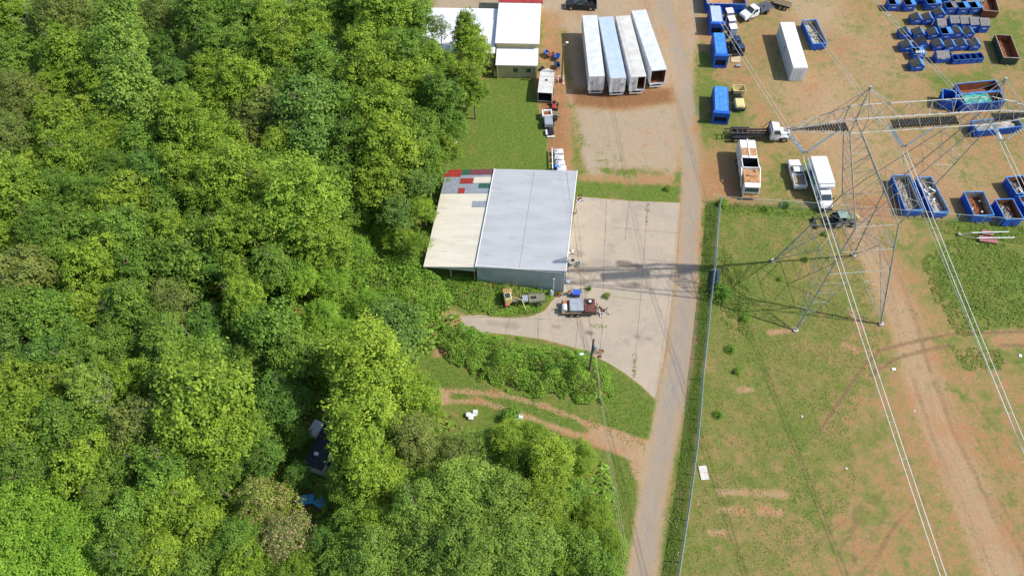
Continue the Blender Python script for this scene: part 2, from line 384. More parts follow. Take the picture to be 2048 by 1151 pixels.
    cc = mix(mth('MULTIPLY', step(n6, .54, .7), .45), cc, (.34, .29, .24))
    cc = mix(mth('MULTIPLY', step(att('mulch'), .1, 1.0), .8), cc, (.14, .115, .095))
    cc = mix(mth('MULTIPLY', step(mth('ADD', att('rut'), mth('MULTIPLY', mth('SUBTRACT', n3, .5), 1.5)), .35, 1.0), .6), cc, (.16, .14, .12))
    col = mix(step(co, .45, .55), col, cc)
    fine = nn(nt, 'ShaderNodeMapRange'); fine.inputs[1].default_value = .3; fine.inputs[2].default_value = .7; fine.inputs[3].default_value = .64; fine.inputs[4].default_value = 1.0
    L(n4, fine.inputs[0])
    cf = nn(nt, 'ShaderNodeCombineColor'); [L(fine.outputs[0], cf.inputs[i]) for i in range(3)]
    col = mix(1.0, col, cf.outputs[0], 'MULTIPLY')
    L(col, p.inputs['Base Color']); p.inputs['Roughness'].default_value = .95; p.inputs['Specular IOR Level'].default_value = .15
    b = nn(nt, 'ShaderNodeBump'); b.inputs['Strength'].default_value = .55; b.inputs['Distance'].default_value = .12
    hh = mth('MULTIPLY', mth('ADD', n3, mth('MULTIPLY', n4, .5)), mth('SUBTRACT', 1.0, mth('MULTIPLY', mth('MAXIMUM', co, asp), .85)))
    L(hh, b.inputs['Height']); L(b.outputs[0], p.inputs['Normal'])
    return m
GM = ground_material()
CXc = (PX[:-1, :-1]+PX[1:, 1:])/2; CYc = (PY[:-1, :-1]+PY[1:, 1:])/2
cls = np.zeros(CXc.shape, int)
YARD = [(1085,-60),(1440,-60),(1400,60),(1362,330),(1350,356),(1105,350),(1078,200),(1085,60)]
YARD2 = [(1395,-60),(2600,-60),(2600,490),(2048,444),(1860,432),(1640,415),(1440,402),(1400,300),(1375,120)]
cls[sdf(g2(YARD), CXc, CYc) > 0] = 4
cls[sdf(g2(YARD2), CXc, CYc) > 0] = 5
cls[sdf(g2(LAWN), CXc, CYc) > 0] = 3
cls[sdf(g2(TRK), CXc, CYc, False) > -2.7] = 6
cls[sdf(g2([(850,792),(930,790),(1010,800),(1090,828),(1150,852),(1210,876),(1290,905)]), CXc, CYc, False) > -2.0] = 7
cls[sdf(g2(CONC), CXc, CYc) > 0] = 2
cls[sdf(g2(RL+RR), CXc, CYc) > 0] = 1
names = {0: 'ground', 1: 'road', 2: 'concrete_yard', 3: 'lawn', 4: 'gravel_yard', 5: 'dirt_yard', 6: 'dirt_track', 7: 'dirt_driveway'}
idx = np.arange(nx*ny).reshape(ny, nx)
quads = np.stack([idx[:-1, :-1], idx[:-1, 1:], idx[1:, 1:], idx[1:, :-1]], -1)
allv = np.stack([PX.ravel(), PY.ravel(), np.zeros(nx*ny)], 1)
def np_mesh(name, V, Q, mats, attrs=None, mi=None, k=4):
    me = bpy.data.meshes.new(name); me.vertices.add(len(V)); me.vertices.foreach_set('co', np.ascontiguousarray(V, np.float32).ravel())
    n = len(Q); me.loops.add(n*k); me.loops.foreach_set('vertex_index', np.ascontiguousarray(Q, np.int32).ravel())
    me.polygons.add(n); me.polygons.foreach_set('loop_start', np.arange(n, dtype=np.int32)*k)
    if mi is not None: me.polygons.foreach_set('material_index', np.ascontiguousarray(mi, np.int32))
    for a, (dom, val) in (attrs or {}).items():
        at_ = me.attributes.new(a, 'FLOAT', dom); at_.data.foreach_set('value', np.ascontiguousarray(val, np.float32))
    for m in mats: me.materials.append(m)
    me.update(calc_edges=True); return me
for ci, nm in names.items():
    q = quads[cls == ci]
    u, inv = np.unique(q.ravel(), return_inverse=True)
    me = np_mesh(nm, allv[u], inv.reshape(-1, 4), [GM], {k: ('POINT', FLD[k].ravel()[u]) for k in ATT})
    o = bpy.data.objects.new(nm, me); C.objects.link(o); o['kind'] = 'structure'
far = MB()
for (x0, x1, y0, y1) in ((-3000,3000,-3000,GY0),(-3000,3000,GY1,3000),(-3000,GX0,GY0,GY1),(GX1,3000,GY0,GY1)):
    far.quad((x0,y0,-.02),(x1,y0,-.02),(x1,y1,-.02),(x0,y1,-.02))
fo = far.build('terrain', mat('far_terrain', (.06,.10,.02), (.16,.17,.06), .95, scale=.05)); fo['kind'] = 'structure'

# joints and weedy cracks of the concrete slabs: part of the yard, drawn as thin raised fillets
jm = MB()
def joint(a, b, w=.028, n=14, mi=0):
    A = at(*a); B = at(*b); d = (B-A); L_ = d.length; d.normalize(); s = Vector((-d.y, d.x, 0)); pts = []
    for i in range(n+1):
        p = A + d*(L_*i/n) + s*random.uniform(-.035, .035); ww = w*random.uniform(.5, 1.4)
        pts.append((p+s*ww+Vector((0,0,.004)), p-s*ww+Vector((0,0,.004))))
    for (p, q), (r_, t) in zip(pts[:-1], pts[1:]): jm.quad(p, q, t, r_, mi)
for a, b in (((1296,408),(1284,560)),((1284,560),(1272,700)),((1272,700),(1267,756)),((1213,400),(1205,590)),((1258,404),(1250,480)),
             ((1206,640),(1199,718)),((1156,640),(1151,693)),((1226,455),(1355,466)),((1205,590),(1290,600)),((1290,518),(1346,524)),
             ((1075,634),(1076,676)),((1020,636),(1010,667)),((1150,470),(1165,600)),((925,632),(1092,638)),((1180,650),(1214,652)),((1160,640),(1177,740))):
    joint(a, b)
joint((1361,408),(1312,796), .07, 60, 1)
jo = jm.build('slab_joint', [mat('joint_dirt', (.13,.10,.07), (.22,.17,.11), .95), mat('joint_edge', (.30,.21,.14), (.42,.31,.2), .95)], bpy.data.objects['concrete_yard'])

# ------------------------------------------------------------------ leaf scatter helpers
def leaf_mesh(name, P, N, size, tint, mats, asp=.62, mi=None):
    """one rhombic leaf per point"""
    n = len(P)
    N = N/np.linalg.norm(N, axis=1)[:, None]
    a = rng.normal(size=(n, 3)); t = np.cross(N, a); t /= np.linalg.norm(t, axis=1)[:, None]; b = np.cross(N, t)
    s = size[:, None]; V = np.empty((n, 4, 3), np.float32)
    V[:, 0] = P + t*s*.5; V[:, 1] = P + b*s*.5*asp; V[:, 2] = P - t*s*.5; V[:, 3] = P - b*s*.5*asp
    V[:, 0] -= N*s*.12; V[:, 2] -= N*s*.12
    Q = np.arange(4*n).reshape(n, 4)
    return np_mesh(name, V.reshape(-1, 3), Q, mats, {'tint': ('FACE', tint)}, mi)
def vnoise(x, y, s, seed=0):
    """cheap smooth 2-D value noise"""
    x = x/s; y = y/s; i = np.floor(x).astype(int); j = np.floor(y).astype(int); fx = x-i; fy = y-j
    fx = fx*fx*(3-2*fx); fy = fy*fy*(3-2*fy)
    def h(a, b):
        v = np.sin(a*127.1+b*311.7+seed*74.7)*43758.5453; return v-np.floor(v)
    return (h(i,j)*(1-fx)+h(i+1,j)*fx)*(1-fy)+(h(i,j+1)*(1-fx)+h(i+1,j+1)*fx)*fy
def cover(name, polys, dens, size, hfun, mats, label, cat, up_=.8, world=False, spread=.5, edge=1.0, thr=None, holes=()):
    P = []
    for pl in polys:
        Q = np.array(pl, float) if world else g2(pl)
        x0, y0 = Q.min(0); x1, y1 = Q.max(0); n = int((x1-x0)*(y1-y0)*dens)
        X = rng.uniform(x0, x1, n); Y = rng.uniform(y0, y1, n); s = sdf(Q, X, Y)
        k = s + (vnoise(X, Y, .9, 3)-.5)*edge > 0
        if thr is not None: k &= vnoise(X, Y, 1.7, 5)*.6+vnoise(X, Y, .6, 6)*.4 > thr
        for (hx, hy, hr) in holes:
            hc = at(hx, hy); k &= (X-hc.x)**2+(Y-hc.y)**2 > hr*hr
        X, Y, s = X[k], Y[k], s[k]
        hgt = hfun(X, Y)*np.clip(s/edge*.8+.35, .12, 1)
        Z = hgt*(1-spread*rng.random(len(X))**2) + .02
        P.append(np.stack([X, Y, Z], 1))
    P = np.concatenate(P); n = len(P)
    N = rng.normal(size=(n, 3))*.55; N[:, 2] += up_
    sz = size*rng.uniform(.6, 1.35, n)
    t = np.clip(vnoise(P[:,0], P[:,1], 1.1, 9)*.7 + rng.normal(0, .22, n)+.15, 0, 1)
    me = leaf_mesh(name, P, N, sz, t, mats)
    o = bpy.data.objects.new(name, me); C.objects.link(o); o['kind'] = 'stuff'
    return tag(o, label, cat)
LF = leafmat('broad_leaf', (.09,.185,.024), (.31,.445,.06), .34)
LFK = leafmat('vine_leaf', (.15,.30,.03), (.35,.55,.075), .42)
LFW = leafmat('weed_leaf', (.14,.23,.035), (.31,.40,.07), .42)
LFG = leafmat('grass_blade', (.17,.215,.045), (.33,.33,.11), .4)
def hh(lo, hi, s=2.2, seed=1): return lambda X, Y: lo + (hi-lo)*(vnoise(X, Y, s, seed)**1.3*.7 + vnoise(X, Y, s*.4, seed+1)*.3)
HOLES = [(632,925,2.3),(642,892,2.0),(632,864,1.5),(612,1000,1.3),(642,1006,1.3),(941,838,1.6),(1041,836,1.2),(900,300,1.5)]
cover('kudzu_bed', [[(880,548),(952,556),(1030,566),(1085,573),(1108,592),(1085,620),(1058,631),(1000,632),(940,626),(900,605)]], 90, .23, hh(.2, 1.1), [LFK], 'deep green kudzu carpet below the south wall of the grey metal shed', 'kudzu', up_=1.3)
cover('embankment_brush', [[(878,690),(890,660),(925,650),(1000,680),(1090,692),(1160,706),(1214,735),(1224,768),(1206,812),(1120,795),(1040,780),(960,752),(905,722)]], 125, .23, hh(.4, 4.2, 1.7, 4), [LFK], 'bushy green brush bank between the concrete drive and the clay track', 'brush', up_=1.1, edge=2.2)
LFD = leafmat('dry_leaf', (.16,.13,.04), (.34,.30,.10), .35)
cover('tall_weeds', [[(900,668),(960,672),(1090,700),(1200,735),(1218,770),(1200,806),(1120,788),(1020,772),(930,730)], [(640,540),(760,500),(850,560),(840,640),(740,700),(650,650)], [(885,560),(1040,575),(1080,590),(1040,625),(930,620)]], 40, .2, hh(.6, 3.3, 1.8, 4), [LFD], 'dry yellow-brown stalks and seed heads standing in the brush', 'dry weeds', up_=.7, thr=.53)
cover('undergrowth', [[(-300,-60),(860,-60),(870,100),(930,150),(960,180),(900,330),(868,470),(850,540),(890,600),(920,640),(868,700),(820,735),(835,780),(930,860),(1050,850),(1180,900),(1230,960),(1225,1090),(1190,1300),(-500,1300)]], 6.5, .6, hh(.3, 3.2, 3.5, 8), [LFK], 'tangled undergrowth of vines and saplings filling the gaps between the trees', 'undergrowth', up_=1.1, holes=HOLES)
cover('vine_thicket', [[(640,480),(760,440),(860,480),(850,545),(890,560),(910,610),(868,640),(830,700),(740,700),(640,640)]], 60, .27, hh(.5, 3.4, 2.4, 12), [LFK], 'mound of vines and saplings between the woods and the cream lean-to roof', 'vine thicket', up_=1.1)
cover('verge_weeds', [[(1408,405),(1436,405),(1428,560),(1412,700),(1394,860),(1352,1160),(1322,1160),(1342,1010),(1374,850),(1396,700),(1404,520)]], 42, .2, hh(.05, .38, 1.2, 14), [LFW], 'weedy grass strip growing between the lane and the chain-link fence', 'weeds', thr=.3, up_=1.8)
cover('fence_weeds', [[(1440,404),(1640,420),(1650,436),(1440,424)], [(1860,440),(2070,458),(2070,490),(1990,484),(1860,462)]], 24, .22, hh(.1, .7, 1, 15), [LFW], 'tall weeds along the yard fence', 'weeds', thr=.3)
cover('field_weeds', [[(1845,520),(1900,480),(1990,470),(2080,540),(2090,660),(2010,650),(1960,668),(1920,672),(1870,600)], [(1900,690),(2000,700),(2010,740),(1930,740)], [(1440,480),(1500,560),(1500,680),(1440,640)]], 48, .2, hh(.06, .5, 1.6, 16), [LFW], 'green weed patches spreading over the field', 'weeds', thr=.3, up_=1.7)
cover('grass_tufts', [[(1440,425),(1700,440),(1740,560),(1770,700),(1700,860),(1720,960),(1600,1180),(1360,1180),(1395,900),(1430,620)]], 16, .17, hh(.015, .06, 1, 18), [LFG], 'rough tufted grass of the field under the pylon', 'grass', up_=1.8, thr=.33)
cover('yard_tufts', [[(1380,100),(1430,60),(1700,40),(2080,30),(2080,440),(1700,410),(1440,395),(1400,300)], [(1205,338),(1330,340),(1338,358),(1210,352)]], 3.5, .15, hh(.015, .07, 1, 19), [LFG], 'sparse grass tufts growing through the bare dirt yard', 'grass', up_=1.8, thr=.45)
cover('bank_grass', [[(1250,752),(1308,800),(1288,900),(1215,870),(1215,760)], [(830,720),(900,730),(980,772),(1090,805),(1200,845),(1200,860),(1080,835),(950,812),(850,772)], [(1215,900),(1280,930),(1255,1100),(1215,1151),(1225,1000)]], 16, .16, hh(.03, .14, 1, 20), [LFW], 'mown green grass banks on both sides of the clay driveway', 'grass', up_=.5)
cover('joint_weeds', [[(1264,706),(1274,706),(1272,758),(1264,756)], [(1291,404),(1301,404),(1297,452),(1290,452)], [(1180,648),(1214,650),(1214,656),(1182,655)], [(1140,576),(1178,580),(1176,586),(1140,583)]], 55, .13, hh(.02,.22,.5,22), [LFW], 'weeds growing in the joints of the concrete slabs', 'weeds', up_=1.2, edge=.4, thr=.3)
FLW = mat('white_flower', (.8,.8,.76), None, .7)
cover('wildflowers', [[(1374,925),(1388,925),(1376,1000),(1360,1115),(1340,1140),(1352,1040)], [(1462,1050),(1486,1046),(1486,1064),(1464,1064)]], 10, .11, hh(.3,.7,.6,23), [FLW], 'white wildflowers along the foot of the chain-link fence', 'flowers', up_=1.5, thr=.6, edge=.3)

# ------------------------------------------------------------------ trees
BARK = mat('bark', (.13,.10,.075), (.22,.18,.14), .95, scale=6)
DEADW = mat('dead_wood', (.36,.32,.27), (.25,.21,.17), .9, scale=5)
PINK = leafmat('blossom', (.40,.31,.13), (.50,.40,.18), .2)
def crown_mesh(name, seed, Rr=5.0, Hh=5.6, lobes=15, clumps=25, leaves=32, leaf=.34, spiky=.0, mats=None, pink=0.0, droop=0.0, flat=.42):
    r = np.random.default_rng(seed)
    ctr = []; rad = []
    for i in range(lobes):
        ph = i*2.399963+r.uniform(-.4, .4); zz = 1-(i+.5)/lobes*1.25
        zz += r.uniform(-.1, .1); s = math.sqrt(max(0, 1-min(1, abs(zz))**2))
        rl = Rr*r.uniform(.27, .44)
        k = r.uniform(.62, 1.02)
        ctr.append(np.array([math.cos(ph)*s*(Rr-rl)*k, math.sin(ph)*s*(Rr-rl)*k, zz*(Hh-rl*.8)*k])); rad.append(rl)
    sq = r.uniform(.78, 1.18, 2)
    ctr = [c*np.array([sq[0], sq[1], 1]) + np.array([r.normal(0,.35), r.normal(0,.35), r.normal(0,.5)]) for c in ctr]
    ctr.append(np.zeros(3)); rad.append(Rr*.5)
    P = []; N = []; T = []; S = []
    for c, rl in zip(ctr, rad):
        nc = int(clumps*(rl/(Rr*.35))**2)
        d = r.normal(size=(nc, 3)); d[:, 2] = np.abs(d[:, 2])*1.0 - .35; d /= np.linalg.norm(d, axis=1)[:, None]
        cc = c + d*rl*r.uniform(.62, 1.18, (nc, 1))*np.array([1, 1, 1.15+spiky])
        if spiky: cc[:, 2] += spiky*rl*np.maximum(0, d[:, 2])**3
        ct = r.random(nc)
        lt = r.uniform(0, .35)
        for q, dd, tt in zip(cc, d, ct):
            m = int(leaves*r.uniform(.6, 1.3)); sg = r.uniform(.22, .46)*(leaf/.34)**.6
            off = r.normal(size=(m, 3))*sg*np.array([1, 1, flat])
            if droop: off[:, 2] -= np.abs(off[:, 0]+off[:, 1])*droop
            P.append(q+off); nrm = r.normal(size=(m, 3))*.42 + dd*.4 + np.array([0, 0, .75]) + off*.6; N.append(nrm)
            T.append(np.clip(tt*.5+lt+r.normal(0, .16, m)+.08, 0, 1)); S.append(leaf*r.uniform(.6, 1.3, m))
    P = np.concatenate(P); N = np.concatenate(N); T = np.concatenate(T); S = np.concatenate(S)
    mi = None
    if pink: mi = ((r.random(len(P)) < pink) & (N[:, 2] > .5) & (P[:, 2] > -Hh*.3)).astype(np.int32)
    return leaf_mesh(name, P, N, S, T, mats, .66, mi)
def trunk_mesh(name, seed, h=9.0, rt_=.28, spread=3.2, limbs=7, mat_=None, top=3.0):
    random.seed(seed); b = MB()
    p = Vector((0, 0, -.1)); pts = [p]
    for k in range(5): p = p+Vector((random.uniform(-.25,.25), random.uniform(-.25,.25), (h+top)/5)); pts.append(p)
    for k, (u, v) in enumerate(zip(pts[:-1], pts[1:])): b.bar(u, v, rt_*(1-k*.17), 7, r2=rt_*(1-(k+1)*.17), cap=False)
    for k in range(limbs):
        t = random.uniform(.45, .95); i = min(4, int(t*5)); s = pts[i].lerp(pts[i+1], t*5-i); a = k*2.4+random.uniform(-.3,.3)
        e = s+Vector((math.cos(a)*spread*random.uniform(.5,1), math.sin(a)*spread*random.uniform(.5,1), random.uniform(.8,2.8)))
        md = s.lerp(e, .5)+Vector((0,0,-.25)); b.bar(s, md, rt_*.38, 5, r2=rt_*.24, cap=False); b.bar(md, e, rt_*.24, 5, r2=.03, cap=False)
        for j in range(3):
            s2 = md.lerp(e, random.random()); b.bar(s2, s2+Vector((random.uniform(-1,1), random.uniform(-1,1), random.uniform(.2,1))), rt_*.12, 4, r2=.015, cap=False)
    o = b.build(name, mat_ or BARK); me = o.data; bpy.data.objects.remove(o); return me
LV = [LF]
PROTO = {
 'm': [crown_mesh('crown', s, mats=LV) for s in (11, 12, 13)],                                    # broad maple-like
 't': [crown_mesh('crown', s, lobes=19, clumps=20, leaves=30, leaf=.36, spiky=.55, mats=LV) for s in (21, 22)],   # upswept plumes
 'f': [crown_mesh('crown', s, lobes=21, clumps=34, leaves=26, leaf=.25, spiky=.15, mats=LV) for s in (31, 32)],   # fine leaf
 'w': [crown_mesh('crown', s, lobes=13, clumps=26, leaves=22, leaf=.42, spiky=0, mats=LV, flat=.4) for s in (41,)],   # large leaf
 'y': [crown_mesh('crown', 51, lobes=24, clumps=30, leaves=28, leaf=.29, spiky=.75, mats=LV, flat=.35)],
 'p': [crown_mesh('crown', 61, lobes=14, clumps=36, leaves=22, leaf=.28, mats=[LF, PINK], pink=.24)],
 'd': [crown_mesh('crown', 71, lobes=15, clumps=20, leaves=14, leaf=.26, mats=LV)],                  # thin, twiggy
}
TRUNKS = [trunk_mesh('trunk', s) for s in (1, 2, 3)]
COL = {  # object colour multipliers: what kind of green the leaves are
 'bright': (1.15,1.08,.75), 'yellow': (1.2,1.14,.85), 'mid': (.85,.92,.85), 'dark': (.62,.76,.85), 'dull': (1.05,.84,1.3), 'cool': (.8,.88,1.15), 'light': (1.15,1.1,1.2), 'lime': (1.18,1.28,.9), 'rosy': (1.12,1.0,1.0)}
LOOK = {'bright': 'bright green', 'yellow': 'yellow-green', 'mid': 'mid-green', 'dark': 'dark green', 'dull': 'dull olive', 'cool': 'cool blue-green', 'light': 'pale green', 'lime': 'lime-green', 'rosy': 'pinkish'}
KIND = {'m': 'broad-crowned tree', 't': 'plume-crowned tree', 'f': 'fine-leaved tree', 'w': 'large-leaved tree', 'y': 'feathery-crowned tree', 'p': 'blossoming tree', 'd': 'thin twiggy tree'}
def tree(px, py, rpx, colr, ty, h, label, group='trees of the wood', seed=0, vs_=1.0):
    zc = h*.64
    p = at(px, py, zc)
    scale_m = rpx / ((at(px+50, py, zc)-p).length/50)**-1
    Rr = scale_m
    b = thing('tree', label, 'tree', (p.x, p.y, 0), random.uniform(0, 6.28), group)
    tr = bpy.data.objects.new('trunk', TRUNKS[seed % 3]); C.objects.link(tr); tr.parent = b
    tr.scale = (Rr/5, Rr/5, h/13.0)
    cr = bpy.data.objects.new('crown', PROTO[ty][seed % len(PROTO[ty])]); C.objects.link(cr); cr.parent = b
    sz = h*.40/5.6
    cr.scale = (Rr/5*random.uniform(.97, 1.1), Rr/5*random.uniform(.97, 1.1), (sz*.5+Rr/5*.5)*vs_); cr.location = (0, 0, zc)
    k = COL[colr]; j = random.uniform(.9, 1.1); j2 = random.uniform(.95, 1.05)
    cr.color = (k[0]*j*j2, k[1]*j, k[2]*j, 1)
    return b
# (x, y, radius) of each crown in the photograph, leaf colour, crown type, height in metres
TREES = """13 26 48 yellow m 14|53 62 52 bright m 13|132 40 66 dull f 14|246 52 54 light w 17|325 48 52 dull f 14|404 46 56 mid t 14|490 32 60 mid m 14|545 60 54 bright t 15|617 60 46 bright t 14|685 26 52 mid m 13|773 24 68 bright t 13|838 42 40 mid m 12
40 115 56 mid m 12|145 110 62 yellow m 13|250 112 60 light w 17|330 100 40 dark f 12|440 104 58 mid m 13|498 118 52 mid t 14|566 104 54 bright t 14|640 140 60 mid t 12|743 92 62 bright m 13|815 110 56 mid m 12|872 128 44 bright m 11
30 158 52 mid m 11|110 175 44 bright m 10|190 165 46 yellow t 11|268 178 66 light w 16|350 165 44 dark m 11|420 160 50 bright m 13|480 180 60 bright t 13|560 178 56 mid m 12|660 190 58 mid f 12|745 160 66 bright t 13|820 190 60 bright t 12|885 200 54 mid m 12|930 155 40 bright m 10
44 212 70 dull f 14|115 240 50 bright m 12|195 228 44 dark m 9|290 232 58 light w 15|370 222 54 mid m 12|440 222 52 bright t 12|540 228 50 dull m 11|615 232 76 cool w 15|700 235 62 mid t 13|778 240 66 bright t 13|850 262 56 mid m 11|905 262 38 mid f 9
24 285 58 dull f 13|90 290 46 mid m 12|155 262 66 bright m 12|228 278 56 bright f 12|300 300 66 mid m 13|372 262 62 bright t 14|440 300 56 bright t 13|496 262 60 dull f 12|560 298 48 bright m 12|632 300 66 cool w 14|708 300 56 mid m 12|775 310 74 bright t 14|845 320 56 mid t 12|892 308 34 bright m 8
20 338 56 cool m 11|92 342 52 yellow m 13|158 322 72 bright f 13|240 345 60 mid f 12|310 350 50 dark m 12|368 352 52 bright t 13|430 340 54 bright m 13|480 362 68 yellow t 14|545 352 50 mid m 11|605 345 60 mid m 12|690 352 58 mid m 11|770 372 64 bright t 12|835 372 42 cool m 9
46 400 70 yellow t 14|128 402 70 mid f 13|200 398 56 mid f 12|270 412 70 bright m 13|340 420 60 mid m 12|410 400 50 bright m 12|470 420 58 bright t 13|540 400 52 yellow m 12|618 432 96 yellow y 14|700 420 44 mid m 9|790 430 44 cool m 8|846 422 32 bright m 7
26 470 60 bright m 12|100 470 66 mid f 12|176 470 66 mid m 12|262 468 64 mid m 12|340 480 60 bright m 12|405 470 52 mid m 12|468 470 62 bright m 13|545 480 60 yellow y 12|640 490 74 yellow y 12|716 500 40 lime d 6|800 478 36 bright m 6|842 492 30 bright d 6
50 552 70 dull m 13|130 540 66 mid m 12|206 532 66 bright m 12|282 538 64 mid m 12|368 528 74 mid w 13|440 520 48 dark m 10|487 562 44 yellow t 12|548 538 56 mid m 11|604 560 46 lime f 8|660 560 46 lime f 6
40 625 66 mid m 12|112 640 76 mid m 13|190 615 60 bright m 12|262 620 66 mid m 12|350 608 58 dull d 13|420 650 46 dark m 8|487 610 48 yellow t 12|545 668 74 mid w 12|640 640 46 lime f 6|792 664 74 cool w 6|700 672 40 lime f 5|740 610 40 lime d 5
30 700 58 cool m 11|100 716 58 dark m 11|166 726 62 mid m 12|246 692 60 mid m 11|335 696 62 mid m 12|430 712 56 dark m 8|500 726 50 mid m 9|590 722 60 mid w 9|670 718 54 bright m 8|740 752 100 bright y 14
36 770 62 bright m 12|108 790 72 bright m 13|190 786 50 light t 13|262 768 58 bright m 12|330 766 56 mid m 12|408 800 106 yellow t 16|560 800 56 dark m 9|520 838 50 mid m 10|596 868 34 mid m 6|826 800 66 bright y 11
44 862 74 bright m 12|128 856 74 mid m 13|210 872 60 mid m 12|292 856 64 dull m 13|366 884 66 bright t 14|452 886 76 bright m 13|522 912 54 dark m 8|735 858 96 bright y 14|826 892 60 dull y 10|905 902 54 dull d 7|950 900 48 light d 6|1018 884 46 yellow f 6|1070 880 42 bright f 6
60 940 60 mid m 11|186 930 66 bright m 12|262 930 66 mid m 12|340 950 64 mid w 12|420 950 58 mid f 11|532 1010 62 rosy p 13|700 965 46 mid m 9|598 950 32 dark m 5|668 985 34 mid m 6|752 952 70 bright y 11|838 970 56 mid m 9|905 960 50 dull f 8|970 952 44 dull d 7|1036 944 60 bright f 8|1100 936 66 bright y 8|1160 920 44 bright f 5
60 1050 100 lime f 9|150 1080 90 lime f 9|215 1000 50 mid m 10|276 1020 64 mid m 11|350 1014 70 bright m 12|414 1050 70 bright m 12|482 1080 58 mid f 10|566 1080 66 dull p 10|650 1092 44 dark m 7|702 1045 50 mid m 9|752 1060 72 bright f 11|836 1030 70 light f 12|915 1000 84 light f 13|1006 1020 84 light f 13|1080 1010 62 bright f 9|1140 1000 50 mid m 6|1186 1030 44 bright f 5
40 1140 100 lime f 9|150 1150 90 lime f 9|250 1110 64 mid m 11|330 1110 64 bright m 11|400 1130 60 mid m 11|500 1140 56 bright m 10|600 1150 56 bright f 10|680 1130 60 mid m 9|760 1130 78 light f 12|850 1120 84 light f 13|940 1100 88 light f 13|1030 1110 84 light f 12|1110 1090 66 bright f 9|1170 1100 56 mid m 8|1215 1090 40 bright f 6|1205 1145 46 mid m 6"""
k = 0
for ri, row in enumerate(TREES.split('\n')):
    its = sorted([t.split() for t in row.split('|')], key=lambda t: float(t[0]))
    for ci, (x, y, r_, c_, ty, h_) in enumerate(its):
        k += 1
        lab = f'{LOOK[c_]} {KIND[ty]}, {ORD[ci+1]} from the left in the {ORD[ri+1]} row of treetops'
        tree(float(x), float(y), float(r_)*.97, c_, ty, float(h_)*(.86+.045*((k*5) % 8)), lab, seed=k)
# the lone slim tree before the white roof
tree(934, 78, 36, 'bright', 'm', 11, 'slim bright tree rising in front of the long white roof', None, 2, 1.35)
tree(946, 108, 40, 'bright', 't', 9, 'rounded bright tree just below the slim one by the white roof', None, 3)
tree(948, 190, 36, 'bright', 'm', 8, 'leafy tree bulging over the left edge of the mown lawn', None, 5)
tree(880, 62, 30, 'dull', 'd', 10, 'thin grey-green tree in front of the left end of the white roof', None, 7)
# beyond the left and bottom frame edges the wood goes on: a mass nobody could count, built as single trees only where seen
DEADM = [trunk_mesh('limbs', s, h=5, rt_=.16, spread=2.6, limbs=9, mat_=DEADW, top=3.5) for s in (5, 6)]
for (x, y, z, lab, s) in ((200, 800, 10, 'bare grey dead treetop among the leaves at the lower left', 0), (53, 46, 11, 'pale bare dead treetop in the upper left corner of the wood', 1),
                          (705, 300, 8, 'bare white snag standing in the gap left of the lawn', 0), (390, 690, 7, 'crooked brown dead snag in the dark gap of the wood', 1),
                          (572, 12, 10, 'bare pale treetop at the top edge of the wood', 0), (915, 890, 3, 'leaning bare dead tree near the white bags by the clay drive', 1)):
    p = at(x, y, z); o = bpy.data.objects.new('dead_tree', DEADM[s]); C.objects.link(o); o.location = (p.x, p.y, 0); o.rotation_euler = (0, 0, x)
    o.scale = (.8, .8, z/7.5); tag(o, lab, 'dead tree', 'bare dead trees in the wood')
BM = [crown_mesh('foliage', s, Rr=1.0, Hh=.8, lobes=8, clumps=10, leaves=12, leaf=.26, mats=[LFW]) for s in (81, 82)]
def bush(px, py, r_, lab, s=0, cat='bush', colr=(1, 1, 1), sz=.8):
    p = at(px, py); o = bpy.data.objects.new('bush', BM[s % 2]); C.objects.link(o); o.location = (p.x, p.y, r_*.45); o.scale = (r_, r_, r_*sz); o.color = (*colr, 1)
    return tag(o, lab, cat)
bush(1441, 590, 1.25, 'round leafy bush beside the lower ends of the black pipes', 0, colr=(.9, 1.15, .8))
bush(1444, 410, .7, 'small bright bush at the corner post of the yard fence', 1, colr=(1, 1.2, .7))
bush(1213, 594, .45, 'small weed clump growing in the concrete joint beside the junk trailer', 1, colr=(.9, .9, .8))
bush(1178, 578, .3, 'tall thin weed in the concrete beside the blue bin', 0, colr=(.8, .9, .7), sz=1.6)
bush(1335, 380, .5, 'low weed at the lane end of the grass strip', 1)
bush(1570, 412, .6, 'dark weed clump at the foot of the yard fence below the white pickup', 0, colr=(.6, .9, .6))
bush(1020, 838, 1.1, 'leafy bush between the white bags at the clay driveway edge', 1, colr=(.8, 1.1, .8))
for i, (x, y, r_) in enumerate(((1530, 420, .5), (1650, 470, .45), (1610, 520, .4), (1490, 640, .6), (1460, 700, .55), (1475, 745, .5), (1436, 830, .5), (1560, 560, .35))):
    bush(x, y, r_, f'{"small" if r_ < .5 else "knee-high"} weed clump in the pylon field, {ORD[i+1]} from the yard fence down' if i != 7 else 'tiny weed clump between the feet of the pylon', i, 'weed', (.9, 1.1, .7))['group'] = 'weed clumps in the pylon field'

